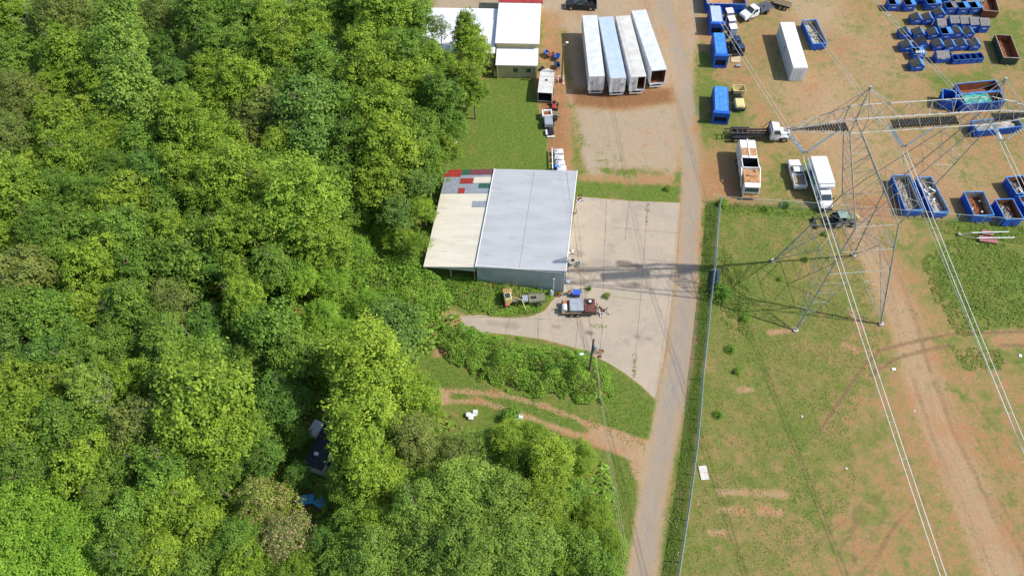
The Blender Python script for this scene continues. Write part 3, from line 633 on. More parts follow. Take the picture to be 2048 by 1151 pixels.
# ------------------------------------------------------------------ object materials
STEEL = mat('grey_roof', (.455,.465,.475), (.41,.42,.43), .65, .0, scale=.6, stretch=(.25,1,1), c3=(.34,.345,.35), s3=1.6, lo3=.56, hi3=.85)
WALLM = mat('grey_wall', (.46,.51,.52), (.38,.43,.44), .5, .1, scale=.5, c3=(.28,.26,.2), s3=1.2, lo3=.66, hi3=.85)
CREAM = mat('cream_roof', (.70,.65,.53), (.63,.585,.475), .6, scale=.6, stretch=(.25,1.3,1), c3=(.46,.41,.33), s3=1.6, lo3=.6, hi3=.85)
WTRIM = mat('white_trim', (.75,.76,.76), (.66,.67,.67), .5)
WROOF = mat('white_roof', (.78,.79,.82), (.72,.74,.78), .45, scale=.4, c3=(.5,.47,.44), s3=1.2, lo3=.68, hi3=.85)
REDM = mat('red_metal', (.38,.045,.035), (.28,.04,.03), .55, scale=1.2)
GREENM = mat('green_metal', (.03,.13,.08), (.04,.10,.07), .55)
MAROON = mat('maroon_metal', (.20,.06,.07), (.14,.05,.05), .6)
GALV = mat('galvanised', (.42,.44,.45), (.33,.35,.36), .5, .4, scale=4)
GALVP = mat('galvanised_patch', (.36,.40,.44), (.30,.33,.37), .5, .2, scale=2)
BEIGE = mat('beige_wall', (.52,.45,.24), (.42,.37,.21), .8, scale=1)
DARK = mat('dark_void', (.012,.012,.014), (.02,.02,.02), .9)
BLACK = mat('black_paint', (.018,.019,.022), (.03,.03,.033), .35, scale=3)
RUBBER = mat('rubber', (.02,.02,.021), (.04,.037,.033), .85)
GLASS = mat('window_glass', (.03,.05,.055), (.05,.075,.08), .08, spec=.8)
WHITE = mat('white_paint', (.78,.78,.77), (.66,.66,.64), .35, scale=1.2, c3=(.42,.32,.23), s3=2.4, lo3=.58, hi3=.78)
WHITE2 = mat('white_sidewall', (.72,.74,.76), (.62,.65,.68), .5, scale=.8, c3=(.42,.33,.25), s3=1.5, lo3=.64, hi3=.85)
BLUEROOF = mat('pale_blue_roof', (.40,.50,.66), (.46,.53,.63), .5, scale=.8, c3=(.35,.36,.38), s3=2.2, lo3=.6, hi3=.8)
IVORY = mat('ivory_roof', (.60,.585,.54), (.52,.50,.46), .5, scale=.8)
CHROME = mat('wheel_metal', (.5,.5,.5), (.35,.33,.31), .3, .7)
BLUE = mat('blue_paint', (.015,.10,.46), (.012,.075,.36), .42, scale=1.6, c3=(.13,.08,.06), s3=2.6, lo3=.6, hi3=.78)
BLUEL = mat('light_and_sunlit_blue', (.07,.27,.66), (.05,.21,.55), .45, scale=1.2, c3=(.14,.10,.09), s3=4, lo3=.7, hi3=.78)  # paler blue; on dumpster back panels it stands for sunlight on the same paint
RUST = mat('rust', (.26,.085,.03), (.14,.05,.022), .9, scale=2.2, c3=(.35,.16,.07), s3=5)
ORUST = mat('orange_rust', (.50,.27,.12), (.36,.20,.09), .8, scale=2, c3=(.20,.09,.04), s3=3.5, lo3=.58, hi3=.7)
LIDM = mat('black_lid', (.045,.045,.04), (.07,.066,.055), .7, scale=2)
LIDG = mat('weathered_lid', (.20,.19,.18), (.14,.13,.12), .75, scale=2, c3=(.28,.15,.12), s3=3)
MULCH = mat('mulch_load', (.24,.10,.04), (.14,.06,.025), .95, scale=4, bump=.6)
TRASH = mat('mixed_debris', (.30,.26,.21), (.12,.08,.06), .9, scale=5, c3=(.62,.60,.56), s3=7, lo3=.58, hi3=.64, bump=.6)
CONCW = mat('pale_debris', (.46,.44,.40), (.32,.29,.25), .9, scale=3, c3=(.2,.12,.08), s3=6)
WOOD = mat('raw_timber', (.42,.31,.18), (.30,.21,.12), .85, scale=4, stretch=(1,6,1))
POLEW = mat('pole_wood', (.10,.075,.055), (.16,.12,.09), .9, scale=5)
YELL = mat('pale_yellow_paint', (.66,.58,.26), (.58,.50,.22), .5, c3=(.3,.22,.12), s3=5)
YEL2 = mat('machine_yellow', (.50,.37,.15), (.38,.27,.11), .5, c3=(.25,.15,.08), s3=5)
OLIVE = mat('olive_paint', (.20,.20,.13), (.14,.15,.10), .7, c3=(.28,.24,.19), s3=4)
DGREEN = mat('dark_green_paint', (.025,.06,.04), (.035,.07,.05), .5, c3=(.12,.07,.05), s3=5)
PINKP = mat('faded_red_metal', (.36,.15,.14), (.26,.11,.10), .7)
ORANGE = mat('orange_plastic', (.50,.16,.08), (.38,.13,.07), .5)
BPLAS = mat('blue_plastic', (.03,.12,.42), (.025,.09,.34), .4)
NAVY = mat('navy_plastic', (.02,.05,.12), (.03,.06,.13), .4)
TEALP = mat('teal_tarp', (.05,.33,.24), (.08,.40,.30), .5, bump=.3)
PIPEM = mat('blue_black_pipe', (.025,.045,.075), (.035,.06,.10), .4, c3=(.12,.14,.16), s3=5)
BAGW = mat('white_sacking', (.72,.72,.72), (.55,.55,.54), .7, scale=4, bump=.5, c3=(.30,.28,.25), s3=5)
INSUL = mat('glass_insulator', (.80,.81,.82), (.70,.72,.74), .25, scale=3)
WIREM = mat('aluminium_wire', (.70,.70,.68), (.6,.6,.58), .5, .0)
LATT = mat('lattice_steel', (.42,.41,.375), (.33,.32,.29), .55, .3, scale=1.5, c3=(.24,.19,.14), s3=2.5, lo3=.55, hi3=.75)
GUARD = mat('black_slat', (.016,.016,.017), (.03,.03,.03), .6)
CLOTH = mat('blue_tarp', (.09,.42,.75), (.06,.32,.62), .5, bump=.4, scale=5)
SHING = mat('dark_shingle', (.03,.034,.045), (.05,.052,.06), .9, scale=5)
CWIRE = mat('chainlink_wire', (.46,.54,.50), (.38,.45,.41), .6, .2)
INK = mat('blue_lettering', (.02,.12,.35), (.03,.15,.4), .6)

# ------------------------------------------------------------------ main shed
def ribs_x(b, x0, x1, y, z0f, z1f, pitch, w=.05, d=.04, mi=0):
    x = x0
    while x < x1: b.box(x, x+w, y-d, y, z0f(x), z1f(x), mi); x += pitch
RZ = R(-8.5)
sh = thing('metal_shed', 'large grey metal shed with a single-slope roof beside the concrete yard', 'shed', (7.2, 64.1, 0), RZ)
LB = 18.3
zt = lambda x: 5.3 + x*(1.1/12.2)
b = MB()
b.add([(-12.2,.02,0),(0,.02,0),(0,.02,zt(0)-.1),(-12.2,.02,zt(-12.2)-.1)], [(0,1,2,3)])
b.add([(-12.2,LB,0),(0,LB,0),(0,LB,zt(0)-.1),(-12.2,LB,zt(-12.2)-.1)], [(0,1,2,3)])
b.add([(-12.2,.02,0),(-12.2,LB,0),(-12.2,LB,zt(-12.2)-.1),(-12.2,.02,zt(-12.2)-.1)], [(0,1,2,3)])
b.add([(0,.02,0),(0,LB,0),(0,LB,zt(0)-.1),(0,.02,zt(0)-.1)], [(0,1,2,3)])
ribs_x(b, -12.15, -.1, .015, lambda x: 0, lambda x: zt(x)-.14, .45, .1, .07)
y = .3
while y < LB-.3: b.box(0, .06, y, y+.09, 0, zt(0)-.25); y += .9
b.build('wall', WALLM, sh)
b = MB(); b.add([(-12.25,-.12,zt(-12.25)),(.12,-.12,zt(.12)),(.12,LB+.1,zt(.12)),(-12.25,LB+.1,zt(-12.25)),
                 (-12.25,-.12,zt(-12.25)-.12),(.12,-.12,zt(.12)-.12),(.12,LB+.1,zt(.12)-.12),(-12.25,LB+.1,zt(-12.25)-.12)], [(0,1,2,3),(4,7,6,5),(0,4,5,1),(1,5,6,2),(2,6,7,3),(3,7,4,0)])
y = .1
while y < LB:
    b.add([(-12.2,y,zt(-12.2)+.001),(.05,y,zt(.05)+.001),(.05,y+.05,zt(.05)+.001),(-12.2,y+.05,zt(-12.2)+.001),(-12.2,y+.01,zt(-12.2)+.018),(.05,y+.01,zt(.05)+.018),(.05,y+.04,zt(.05)+.018),(-12.2,y+.04,zt(-12.2)+.018)], [(0,1,5,4),(4,5,6,7),(7,6,2,3)]); y += .3
b.build('roof', STEEL, sh)
b = MB(); b.bar((-6.2,0,zt(-6.2)+.01),(-6.2,LB,zt(-6.2)+.01),.022); b.build('lap_seam', mat('seam_dark', (.2,.22,.24), None, .6), sh)
b = MB(); b.box(.13,.27,-.2,LB+.15,5.0,5.36); b.box(-12.25,.12,-.2,-.125,zt(-6)-.0,zt(-6)+.01); b.build('eave_gutter', WTRIM, sh)
b = MB(); b.add([(-12.3,-.18,zt(-12.3)-.1),(.13,-.18,zt(.13)-.1),(.13,-.18,zt(.13)+.05),(-12.3,-.18,zt(-12.3)+.05),(-12.3,-.13,zt(-12.3)-.1),(.13,-.13,zt(.13)-.1),(.13,-.13,zt(.13)+.05),(-12.3,-.13,zt(-12.3)+.05)],[(0,1,2,3),(4,7,6,5),(0,4,5,1),(3,2,6,7),(0,3,7,4),(1,5,6,2)])
b.build('gable_trim', WTRIM, sh)
b = MB(); b.box(-12.35,-12.25,-.2,LB+.15,zt(-12.3)-.1,zt(-12.3)+.07); b.build('side_trim', WTRIM, sh)
b = MB(); b.box(-.02,.09,-.04,.0,0,5.0); b.build('corner_trim', WTRIM, sh)
for y0 in (2.5, 7.6, 12.7):
    b = MB(); b.box(.06,.12,y0,y0+3.6,0,4.0)
    for z in np.arange(.3, 4, .35): b.box(.12,.14,y0+.02,y0+3.58,float(z),float(z)+.05)
    b.build('roller_door', WTRIM, sh)
b = MB(); b.box(-1.5,-1.25,-.3,-.06,3.1,3.35,0); b.bar((-1.38,-.1,3.1),(-1.38,-.1,.2),.03); b.build('wall_lamp', WTRIM, sh)
# lean-to
an = thing('lean_to', 'cream metal lean-to roof with patched red, green and grey sheets beside the grey shed', 'lean-to', (7.2, 64.1, 0), RZ)
za = lambda x: 4.0+(x+12.3)*(1.05/7.3)
def sheet(b, x0, x1, y0, y1, dz=0, mi=0, th=.03):
    b.add([(x0,y0,za(x0)+dz),(x1,y0,za(x1)+dz),(x1,y1,za(x1)+dz),(x0,y1,za(x0)+dz),(x0,y0,za(x0)+dz-th),(x1,y0,za(x1)+dz-th),(x1,y1,za(x1)+dz-th),(x0,y1,za(x0)+dz-th)], [(0,1,2,3),(4,7,6,5),(0,4,5,1),(1,5,6,2),(2,6,7,3),(3,7,4,0)], mi)
b = MB(); sheet(b, -19.8, -12.36, -.05, 13.6)
y = .1
while y < 13.5: sheet(b, -19.78, -12.38, y, y+.06, .03); y += .3
b.build('cream_sheeting', CREAM, an)
b = MB(); sheet(b, -19.8, -12.36, 13.62, 18.4)
y = 13.7
while y < 18.3: sheet(b, -19.78, -12.38, y, y+.06, .03); y += .3
b.build('grey_sheeting', GALVP, an)
for nm, m_, x0, x1, y0, y1 in (('red_patch',REDM,-19.9,-17.3,17.0,18.5),('green_patch',GREENM,-17.28,-16.0,17.4,18.5),('maroon_patch',MAROON,-15.98,-12.4,17.4,18.5),
    ('red_patch',REDM,-17.2,-15.2,15.6,16.7),('white_patch',CREAM,-15.18,-12.4,15.7,16.9),('green_patch',GREENM,-14.2,-12.5,14.65,15.6),('red_patch',REDM,-17.2,-16.2,13.65,14.7),('grey_patch',GALVP,-14.6,-12.5,10.9,12.1)):
    b = MB(); sheet(b, x0, x1, y0, y1, .055); y = y0+.1
    while y < y1-.1: sheet(b, x0+.02, x1-.02, y, y+.05, .075, 0, .015); y += .3
    b.build(nm, m_, an)
b = MB(); b.add([(-19.8,-.1,za(-19.8)-.04),(-12.36,-.1,za(-12.36)-.9),(-12.36,-.1,za(-12.36)-.04)],[(0,1,2)]); b.build('gable_infill', WALLM, an)
for x in (-19.6, -16, -12.6):
    for y in (0.2, 6, 12, 18): b = MB(); b.box(x-.07,x+.07,y-.07,y+.07,0,za(x)-.06); b.build('post', WOOD, an)

# ------------------------------------------------------------------ white-roofed buildings at the top
def roofed(name, label, px0, zt_, w, l, rz, wall, roof, ridge=None, drop=.0, parts=()):
    p = at(*px0, zt_); t = thing(name, label, 'building', (p.x, p.y, 0), rz)
    b = MB(); b.box(.15, w-.15, .3, l-.1, 0, zt_-.35)
    x = .3
    while x < w-.3: b.box(x, x+.06, .26, .3, 0, zt_-.36); x += .3
    y = .5
    while y < l-.3: b.box(w-.15, w-.11, y, y+.06, 0, zt_-.36); y += .3
    b.build('wall', wall, t)
    b = MB(); rd = ridge if ridge else l
    prof = [(0,zt_),(rd,zt_+drop),(l,zt_ if ridge else zt_+drop),(l,(zt_ if ridge else zt_+drop)-.12),(rd,zt_+drop-.12),(0,zt_-.12)]
    b.prism(prof, 0, w)
    x = .1
    def zz(y): return zt_+drop*(y/rd if y < rd else (l-y)/(l-rd+1e-6))
    while x < w-.05:
        for (a, c) in ((0.02, rd), (rd, l-.02)) if ridge else ((0.02, l-.02),):
            b.add([(x,a,zz(a)+.002),(x+.05,a,zz(a)+.002),(x+.05,c,zz(c)+.002),(x,c,zz(c)+.002),(x+.01,a,zz(a)+.045),(x+.04,a,zz(a)+.045),(x+.04,c,zz(c)+.045),(x+.01,c,zz(c)+.045)], [(0,4,7,3),(4,5,6,7),(5,1,2,6)])
        x += .45
    b.build('roof', roof, t)
    if ridge:
        b = MB(); b.box(0, w, rd-.15, rd+.15, zt_+drop+.03, zt_+drop+.07); b.build('ridge_cap', roof, t)
    b = MB(); b.box(0, w, -.05, -.002, zt_-.2, zt_+.01); b.box(w+.002, w+.05, -.05, l, zt_-.2, zt_+.01+0*drop); b.build('fascia', BEIGE, t)
    return t
tb = roofed('workshop', 'long low building with a white ribbed roof partly behind trees', (838,104), 3.4, 13.1, 12.3, R(-3.5), BEIGE, WROOF, 8.2, .5)
tb = roofed('workshop', 'taller white-roofed building with a maroon roof section at its far end', (990,86), 4.4, 7.6, 11.2, R(-4), BEIGE, WROOF, 7.2, .35)
b = MB(); b.prism([(11.25,4.45),(17,4.7),(17,4.5),(11.25,4.25)], -.1, 7.9)
x = 0
while x < 7.8: b.prism([(11.26,4.455),(16.98,4.7),(16.98,4.76),(11.26,4.51)], x, x+.05); x += .45
b.build('maroon_roof', REDM, tb)
b = MB(); b.box(.1, 7.6, 11.3, 16.8, 0, 4.2); b.build('rear_wall', BEIGE, tb)
tb = roofed('porch', 'low porch with a white roof and beige wall facing the lawn', (991,130), 2.9, 7.2, 5.0, R(-3.5), BEIGE, WROOF, None, .35)
for x0 in (3.0, 5.2): b = MB(); b.box(x0, x0+.8, .24, .262, 1.2, 2.0); b.build('window', GLASS, tb)
for x0 in (.2, 6.8): b = MB(); b.box(x0, x0+.22, -.08, .2, 0, 2.7); b.build('porch_post', BEIGE, tb)
p = at(988, 154); t = thing('storage_rack', 'beige shelf rack holding a red load against the porch wall', 'rack', (p.x, p.y, 0), R(-3))
b = MB(); b.box(0,2.6,0,1.2,0,.08); b.box(1.4,2.6,0,1.2,.08,1.3); b.box(0,1.38,0,.08,.08,1.2); b.box(0,.08,.1,1.2,.08,1.2); b.box(0,2.6,0,1.2,1.31,1.4); b.build('frame', BEIGE, t)
b = MB(); b.bbox(.1,1.3,.2,1.0,1.41,1.6,.05); b.build('red_load', REDM, t)

# ------------------------------------------------------------------ wheels and vehicles
def wheel(parent, x, y, r=.42, w=.26, rim=True, inward=0):
    b = MB(); n = 18
    prof = [(-.5,.78),(-.5,.93),(-.36,1.0),(.36,1.0),(.5,.93),(.5,.78)]
    v = []; f = []
    for k in range(n):
        a = 2*math.pi*k/n
        for (u, q) in prof: v.append((x+u*w, y+math.cos(a)*r*q, r+math.sin(a)*r*q))
    m = len(prof)
    for k in range(n):
        for j in range(m-1): f.append((k*m+j, k*m+j+1, ((k+1) % n)*m+j+1, ((k+1) % n)*m+j))
    f.append(tuple(k*m for k in range(n))); f.append(tuple(k*m+m-1 for k in range(n))[::-1])
    b.add(v, f); o = b.build('wheel', RUBBER, parent)
    if rim:
        b = MB(); s = 1 if x > 0 else -1; b.bar((x+s*w*.2, y, r), (x+s*w*.54, y, r), r*.56, 12); b.bar((x+s*w*.5, y, r), (x+s*w*.62, y, r), r*.2, 8); b.build('rim', CHROME, o)
    return o
def pane(parent, pts, name='window', m=None, off=.012):
    b = MB(); b.add(pts, [tuple(range(len(pts)))]); n = (Vector(pts[1])-Vector(pts[0])).cross(Vector(pts[2])-Vector(pts[0])).normalized()*off
    b = MB(); k = len(pts); v = [Vector(p)+n for p in pts]+[Vector(p)-n for p in pts]
    b.add(v, [tuple(range(k)), tuple(range(k, 2*k))[::-1]]+[(i, (i+1) % k, k+(i+1) % k, k+i) for i in range(k)]); return b.build(name, m or GLASS, parent)
def cab_shape(b, prof_lo, W, Wt, mi=0):
    """prof: list of (y, z, halfwidth)"""
    n = len(prof_lo); v = [(-w, y, z) for y, z, w in prof_lo]+[(w, y, z) for y, z, w in prof_lo]
    b.add(v, [tuple(range(n)), tuple(range(n, 2*n))[::-1]]+[(i, n+i, n+(i+1) % n, (i+1) % n) for i in range(n)], mi)
def pickup(label, p, rz, paint, load=None, crew=False, scale=1.0, group=None):
    t = thing('pickup_truck', label, 'pickup truck', (p.x, p.y, 0), rz, group); t.scale = (scale,)*3
    hw = .98; L0, L1 = -2.8, 2.8
    cf = .95; cb = -.95 if crew else -.45
    b = MB()
    cab_shape(b, [(cb,.45,hw),(L1-.12,.45,hw),(L1,.62,hw-.1),(L1,.95,hw-.14),(L1-.15,1.1,hw-.16),(cf+.35,1.2,hw-.06),(cb,1.18,hw-.02)], hw, hw)
    b.build('body', paint, t, bevel=.05)
    b = MB(); cab_shape(b, [(cb+.02,1.18,hw-.05),(cf+.4,1.2,hw-.07),(cf-.45,1.78,hw-.24),(cb+.35,1.8,hw-.24),(cb+.04,1.7,hw-.22)], hw, hw); b.build('cab', paint, t, bevel=.04)
    pane(t, [(-hw+.16,cf+.33,1.25),(hw-.16,cf+.33,1.25),(hw-.3,cf-.38,1.76),(-hw+.3,cf-.38,1.76)], 'windshield', off=.03)
    pane(t, [(hw-.3,cb+.02,1.3),(-hw+.3,cb+.02,1.3),(-hw+.32,cb+.0,1.64),(hw-.32,cb+.0,1.64)], 'rear_window', off=.05)
    for s in (-1, 1):
        pane(t, [(s*(hw-.04),cb+.25,1.25),(s*(hw-.05),cf+.05,1.26),(s*(hw-.2),cf-.42,1.68),(s*(hw-.21),cb+.4,1.68)], 'side_window', off=.03)
        b = MB(); b.bbox(min(s*hw,s*(hw+.22)), max(s*hw,s*(hw+.22)), cf-.05, cf+.07, 1.2, 1.4, .02); b.build('side_mirror', paint, t)
        b = MB(); b.bbox(s*(hw-.32)-.14, s*(hw-.32)+.14, L1-.1, L1-.0, .78, .96, .02); b.build('headlight', WTRIM, t)
    b = MB()
    b.box(-hw,-hw+.1,L0,cb-.02,.5,1.2); b.box(hw-.1,hw,L0,cb-.02,.5,1.2); b.box(-hw+.1,hw-.1,L0,L0+.08,.5,1.18); b.box(-hw+.1,hw-.1,cb-.12,cb-.02,.5,1.22); b.box(-hw+.1,hw-.1,L0+.08,cb-.12,.6,.68)
    b.build('bed', paint, t)
    b = MB(); b.bbox(-hw+.05,hw-.05,L0-.18,L0-.01,.42,.62,.03); b.bbox(-hw+.08,hw-.08,L1-.02,L1+.12,.4,.62,.03); b.build('bumper', CHROME, t)
    for (x, y) in ((-.86,1.85),(.86,1.85),(-.86,-1.75),(.86,-1.75)): wheel(t, x, y, .41, .27)
    if load:
        for nm, m_, q in load: b = MB(); [b.bbox(*c, .03) for c in q]; b.build(nm, m_, t)
    return t
a0, a1 = at(1601,372,.8), at(1587,321,.9)
pickup('white pickup truck with timber and scrap in its bed beside the box truck', (a0+a1)/2, heading(a0, a1), WHITE,
       [('timber_load', WOOD, [(-.6,.0,-2.4,-.8,.7,1.0),(-.75,-.3,-2.1,-.7,1.0,1.12),(.05,.3,-2.5,-.9,.7,.9)]), ('scrap_load', TRASH, [(.3,.8,-2.3,-.7,.69,.95),(.45,.82,-1.0,-.65,.95,1.3)])])
a0, a1 = at(1193,13,.8), at(1133,11,.8)
pickup('black crew-cab pickup parked at the top of the gravel yard', (a0+a1)/2+Vector((0,.6,0)), heading(a0, a1), BLACK, None, True, 1.02)
def ribbed_box(b, x0, x1, y0, y1, z0, z1, pitch=.6, d=.03, w=.06, ends=False, mi=0):
    b.box(x0, x1, y0, y1, z0, z1, mi); y = y0+.15
    while y < y1-.1:
        b.box(x0-d, x0, y, y+w, z0+.05, z1-.05, mi); b.box(x1, x1+d, y, y+w, z0+.05, z1-.05, mi); y += pitch
def box_truck():
    a0 = (at(1620.5,314,3.4)+at(1654,311,3.4))/2; a1 = (at(1670.5,365,3.4)+at(1638,367,3.4))/2
    rz = heading(a0, a1); t = thing('box_truck', 'white box truck with a blue and green picture panel on its side', 'box truck', (a0.x, a0.y, 0), rz)
    L_ = (a1-a0).length
    b = MB(); ribbed_box(b, -1.2, 1.2, 0, L_, 1.05, 3.36, .5, .02, .04); b.build('cargo_box', WHITE2, t)
    b = MB(); b.bbox(-1.24,1.24,-.03,L_+.03,3.362,3.42,.02); y = .5
    while y < L_: b.box(-1.22,1.22,y,y+.03,3.421,3.435); y += .6
    b.build('roof', WHITE, t)
    b = MB(); b.bbox(-1.2,1.2,L_+.03,L_+.5,2.75,3.3,.14); b.build('roof_cap', WHITE, t)
    b = MB(); b.box(1.222,1.228,1.2,L_-.5,1.4,2.9,0); b.box(1.229,1.233,1.5,L_-2.6,1.6,2.85,1); b.box(1.234,1.237,2.6,L_-.8,1.7,2.7,2); b.build('picture_panel', [WTRIM, mat('panel_blue',(.02,.06,.25),None,.5), mat('panel_green',(.02,.25,.14),None,.5)], t)
    c = L_+.3; b = MB()
    cab_shape(b, [(c,.5,.98),(c+2.45,.5,.98),(c+2.55,.9,.92),(c+2.35,1.3,.86),(c+1.55,1.5,.94),(c,1.5,.98)], 1, 1); b.build('cab_body', WHITE, t, bevel=.06)
    b = MB(); cab_shape(b, [(c,1.5,.96),(c+1.55,1.5,.92),(c+.85,2.25,.78),(c,2.3,.8)], 1, 1); b.build('cab', WHITE, t, bevel=.05)
    pane(t, [(-.84,c+1.5,1.56),(.84,c+1.5,1.56),(.7,c+.9,2.2),(-.7,c+.9,2.2)], 'windshield', off=.04)
    for s in (-1, 1):
        pane(t, [(s*.95,c+.2,1.58),(s*.93,c+1.3,1.58),(s*.82,c+.8,2.12),(s*.84,c+.2,2.12)], 'side_window', off=.03)
        b = MB(); b.bbox(min(s*1.0,s*1.25),max(s*1.0,s*1.25),c+1.2,c+1.3,1.5,1.85,.02); b.build('side_mirror', BLACK, t)
        b = MB(); b.bbox(s*.7-.15,s*.7+.15,c+2.5,c+2.58,.85,1.05,.02); b.build('headlight', GLASS, t)
    b = MB(); b.bbox(-.5,.5,c+2.5,c+2.6,.7,1.0,.02); b.bbox(-1,1,c+2.5,c+2.7,.42,.62,.03); b.build('grille', BLACK, t)
    b = MB(); b.box(-.45,.45,.1,c+1,.6,.85); b.box(-1.1,1.1,.05,.2,.45,.6); b.build('chassis', BLACK, t)
    for y in (1.3,): [wheel(t, s*.95, y, .45, .5) for s in (-1, 1)]
    [wheel(t, s*.9, c+1.6, .42, .28) for s in (-1, 1)]
box_truck()
def refuse_truck():
    a0 = (at(1476,276,3.3)+at(1512,276,3.3))/2; a1 = at(1498,390,.3)
    rz = heading(a0, a1); t = thing('refuse_truck', 'rusty white front-loading refuse truck with an open black hopper', 'refuse truck', (a0.x, a0.y, 0), rz)
    L_ = (a1-a0).length; hw = 1.28; k = L_/10.0
    b = MB(); cab_shape(b, [(0,1.0,hw),(4.3*k,1.0,hw),(4.3*k,3.3,hw-.1),(.5,3.35,hw-.1),(0,2.9,hw-.1)], 1, 1)
    for y in (.6,1.5,2.4,3.3): b.box(-hw-.05,-hw,y,y+.1,1.1,3.0); b.box(hw,hw+.05,y,y+.1,1.1,3.0)
    b.box(-hw+.1,hw-.1,.9,1.0,3.32,3.42); b.box(-.08,.08,.3,4.2*k,3.34,3.44)
    b.build('packer_body', WHITE, t)
    for s in (-1, 1): b = MB(); b.box(min(s*.14,s*1.1),max(s*.14,s*1.1),2.2,3.9*k,3.34,3.38); b.build('rusty_roof_panel', ORUST, t)
    y0, y1 = 4.3*k, 6.3*k
    b = MB(); b.box(-hw,-hw+.12,y0,y1,1.0,3.2); b.box(hw-.12,hw,y0,y1,1.0,3.2); b.box(-hw+.12,hw-.12,y1-.12,y1,1.0,3.1); b.box(-hw+.12,hw-.12,y0+.01,y0+.1,1.0,3.3); b.build('hopper_wall', WHITE, t)
    b = MB(); b.box(-hw+.12,hw-.12,y0+.1,y1-.12,1.0,1.2); b.build('hopper_floor', DARK, t)
    b = MB(); b.box(-hw+.122,-hw+.13,y0+.1,y1-.13,1.2,3.15); b.box(hw-.13,hw-.122,y0+.1,y1-.13,1.2,3.15); b.box(-hw+.13,hw-.13,y0+.101,y0+.11,1.2,3.25); b.box(-hw+.13,hw-.13,y1-.13,y1-.122,1.2,3.05); b.build('hopper_lining', DARK, t)
    b = MB(); b.bbox(-hw+.05,hw-.05,y1+.02,9.0*k,1.0,2.75,.08); b.box(-.9,.6,7.5*k,7.9*k,2.76,2.95); b.bar((-.8,6.7*k,2.75),(-.8,6.7*k,2.95),.25,10); b.build('cab_hood', ORUST, t)
    b = MB(); cab_shape(b, [(9.0*k,.8,hw-.05),(L_,.8,hw-.05),(L_+.05,1.5,hw-.08),(L_-.12,2.5,hw-.15),(9.0*k,2.6,hw-.12)], 1, 1); b.build('cab', WHITE, t, bevel=.05)
    pane(t, [(-1.05,L_+.03,1.62),(1.05,L_+.03,1.62),(1.0,L_-.1,2.4),(-1.0,L_-.1,2.4)], 'windshield', off=.05)
    b = MB(); b.bbox(-.6,.6,L_+.03,L_+.12,.9,1.4,.03); b.bbox(-1.2,1.2,L_,L_+.35,.55,.8,.05); b.build('front_grille', ORUST, t)
    for s in (-1, 1):
        b = MB(); b.bar((s*(hw+.12),y1,3.0),(s*(hw+.12),L_-1.0,1.5),.12,6); b.bar((s*(hw+.12),y1,3.0),(s*(hw+.12),y0+.3,2.4),.1,6); b.build('lift_arm', WHITE, t)
        b = MB(); b.bbox(s*.85-.15,s*.85+.15,L_+.05,L_+.1,1.0,1.2,.02); b.build('headlight', GLASS, t)
    b = MB(); b.box(-.5,.5,.2,L_-.3,.6,.98); b.build('chassis', BLACK, t)
    for y in (1.6,2.9,8.2*k): [wheel(t, s*1.02, y, .5, .45 if y < 4 else .32) for s in (-1, 1)]
refuse_truck()
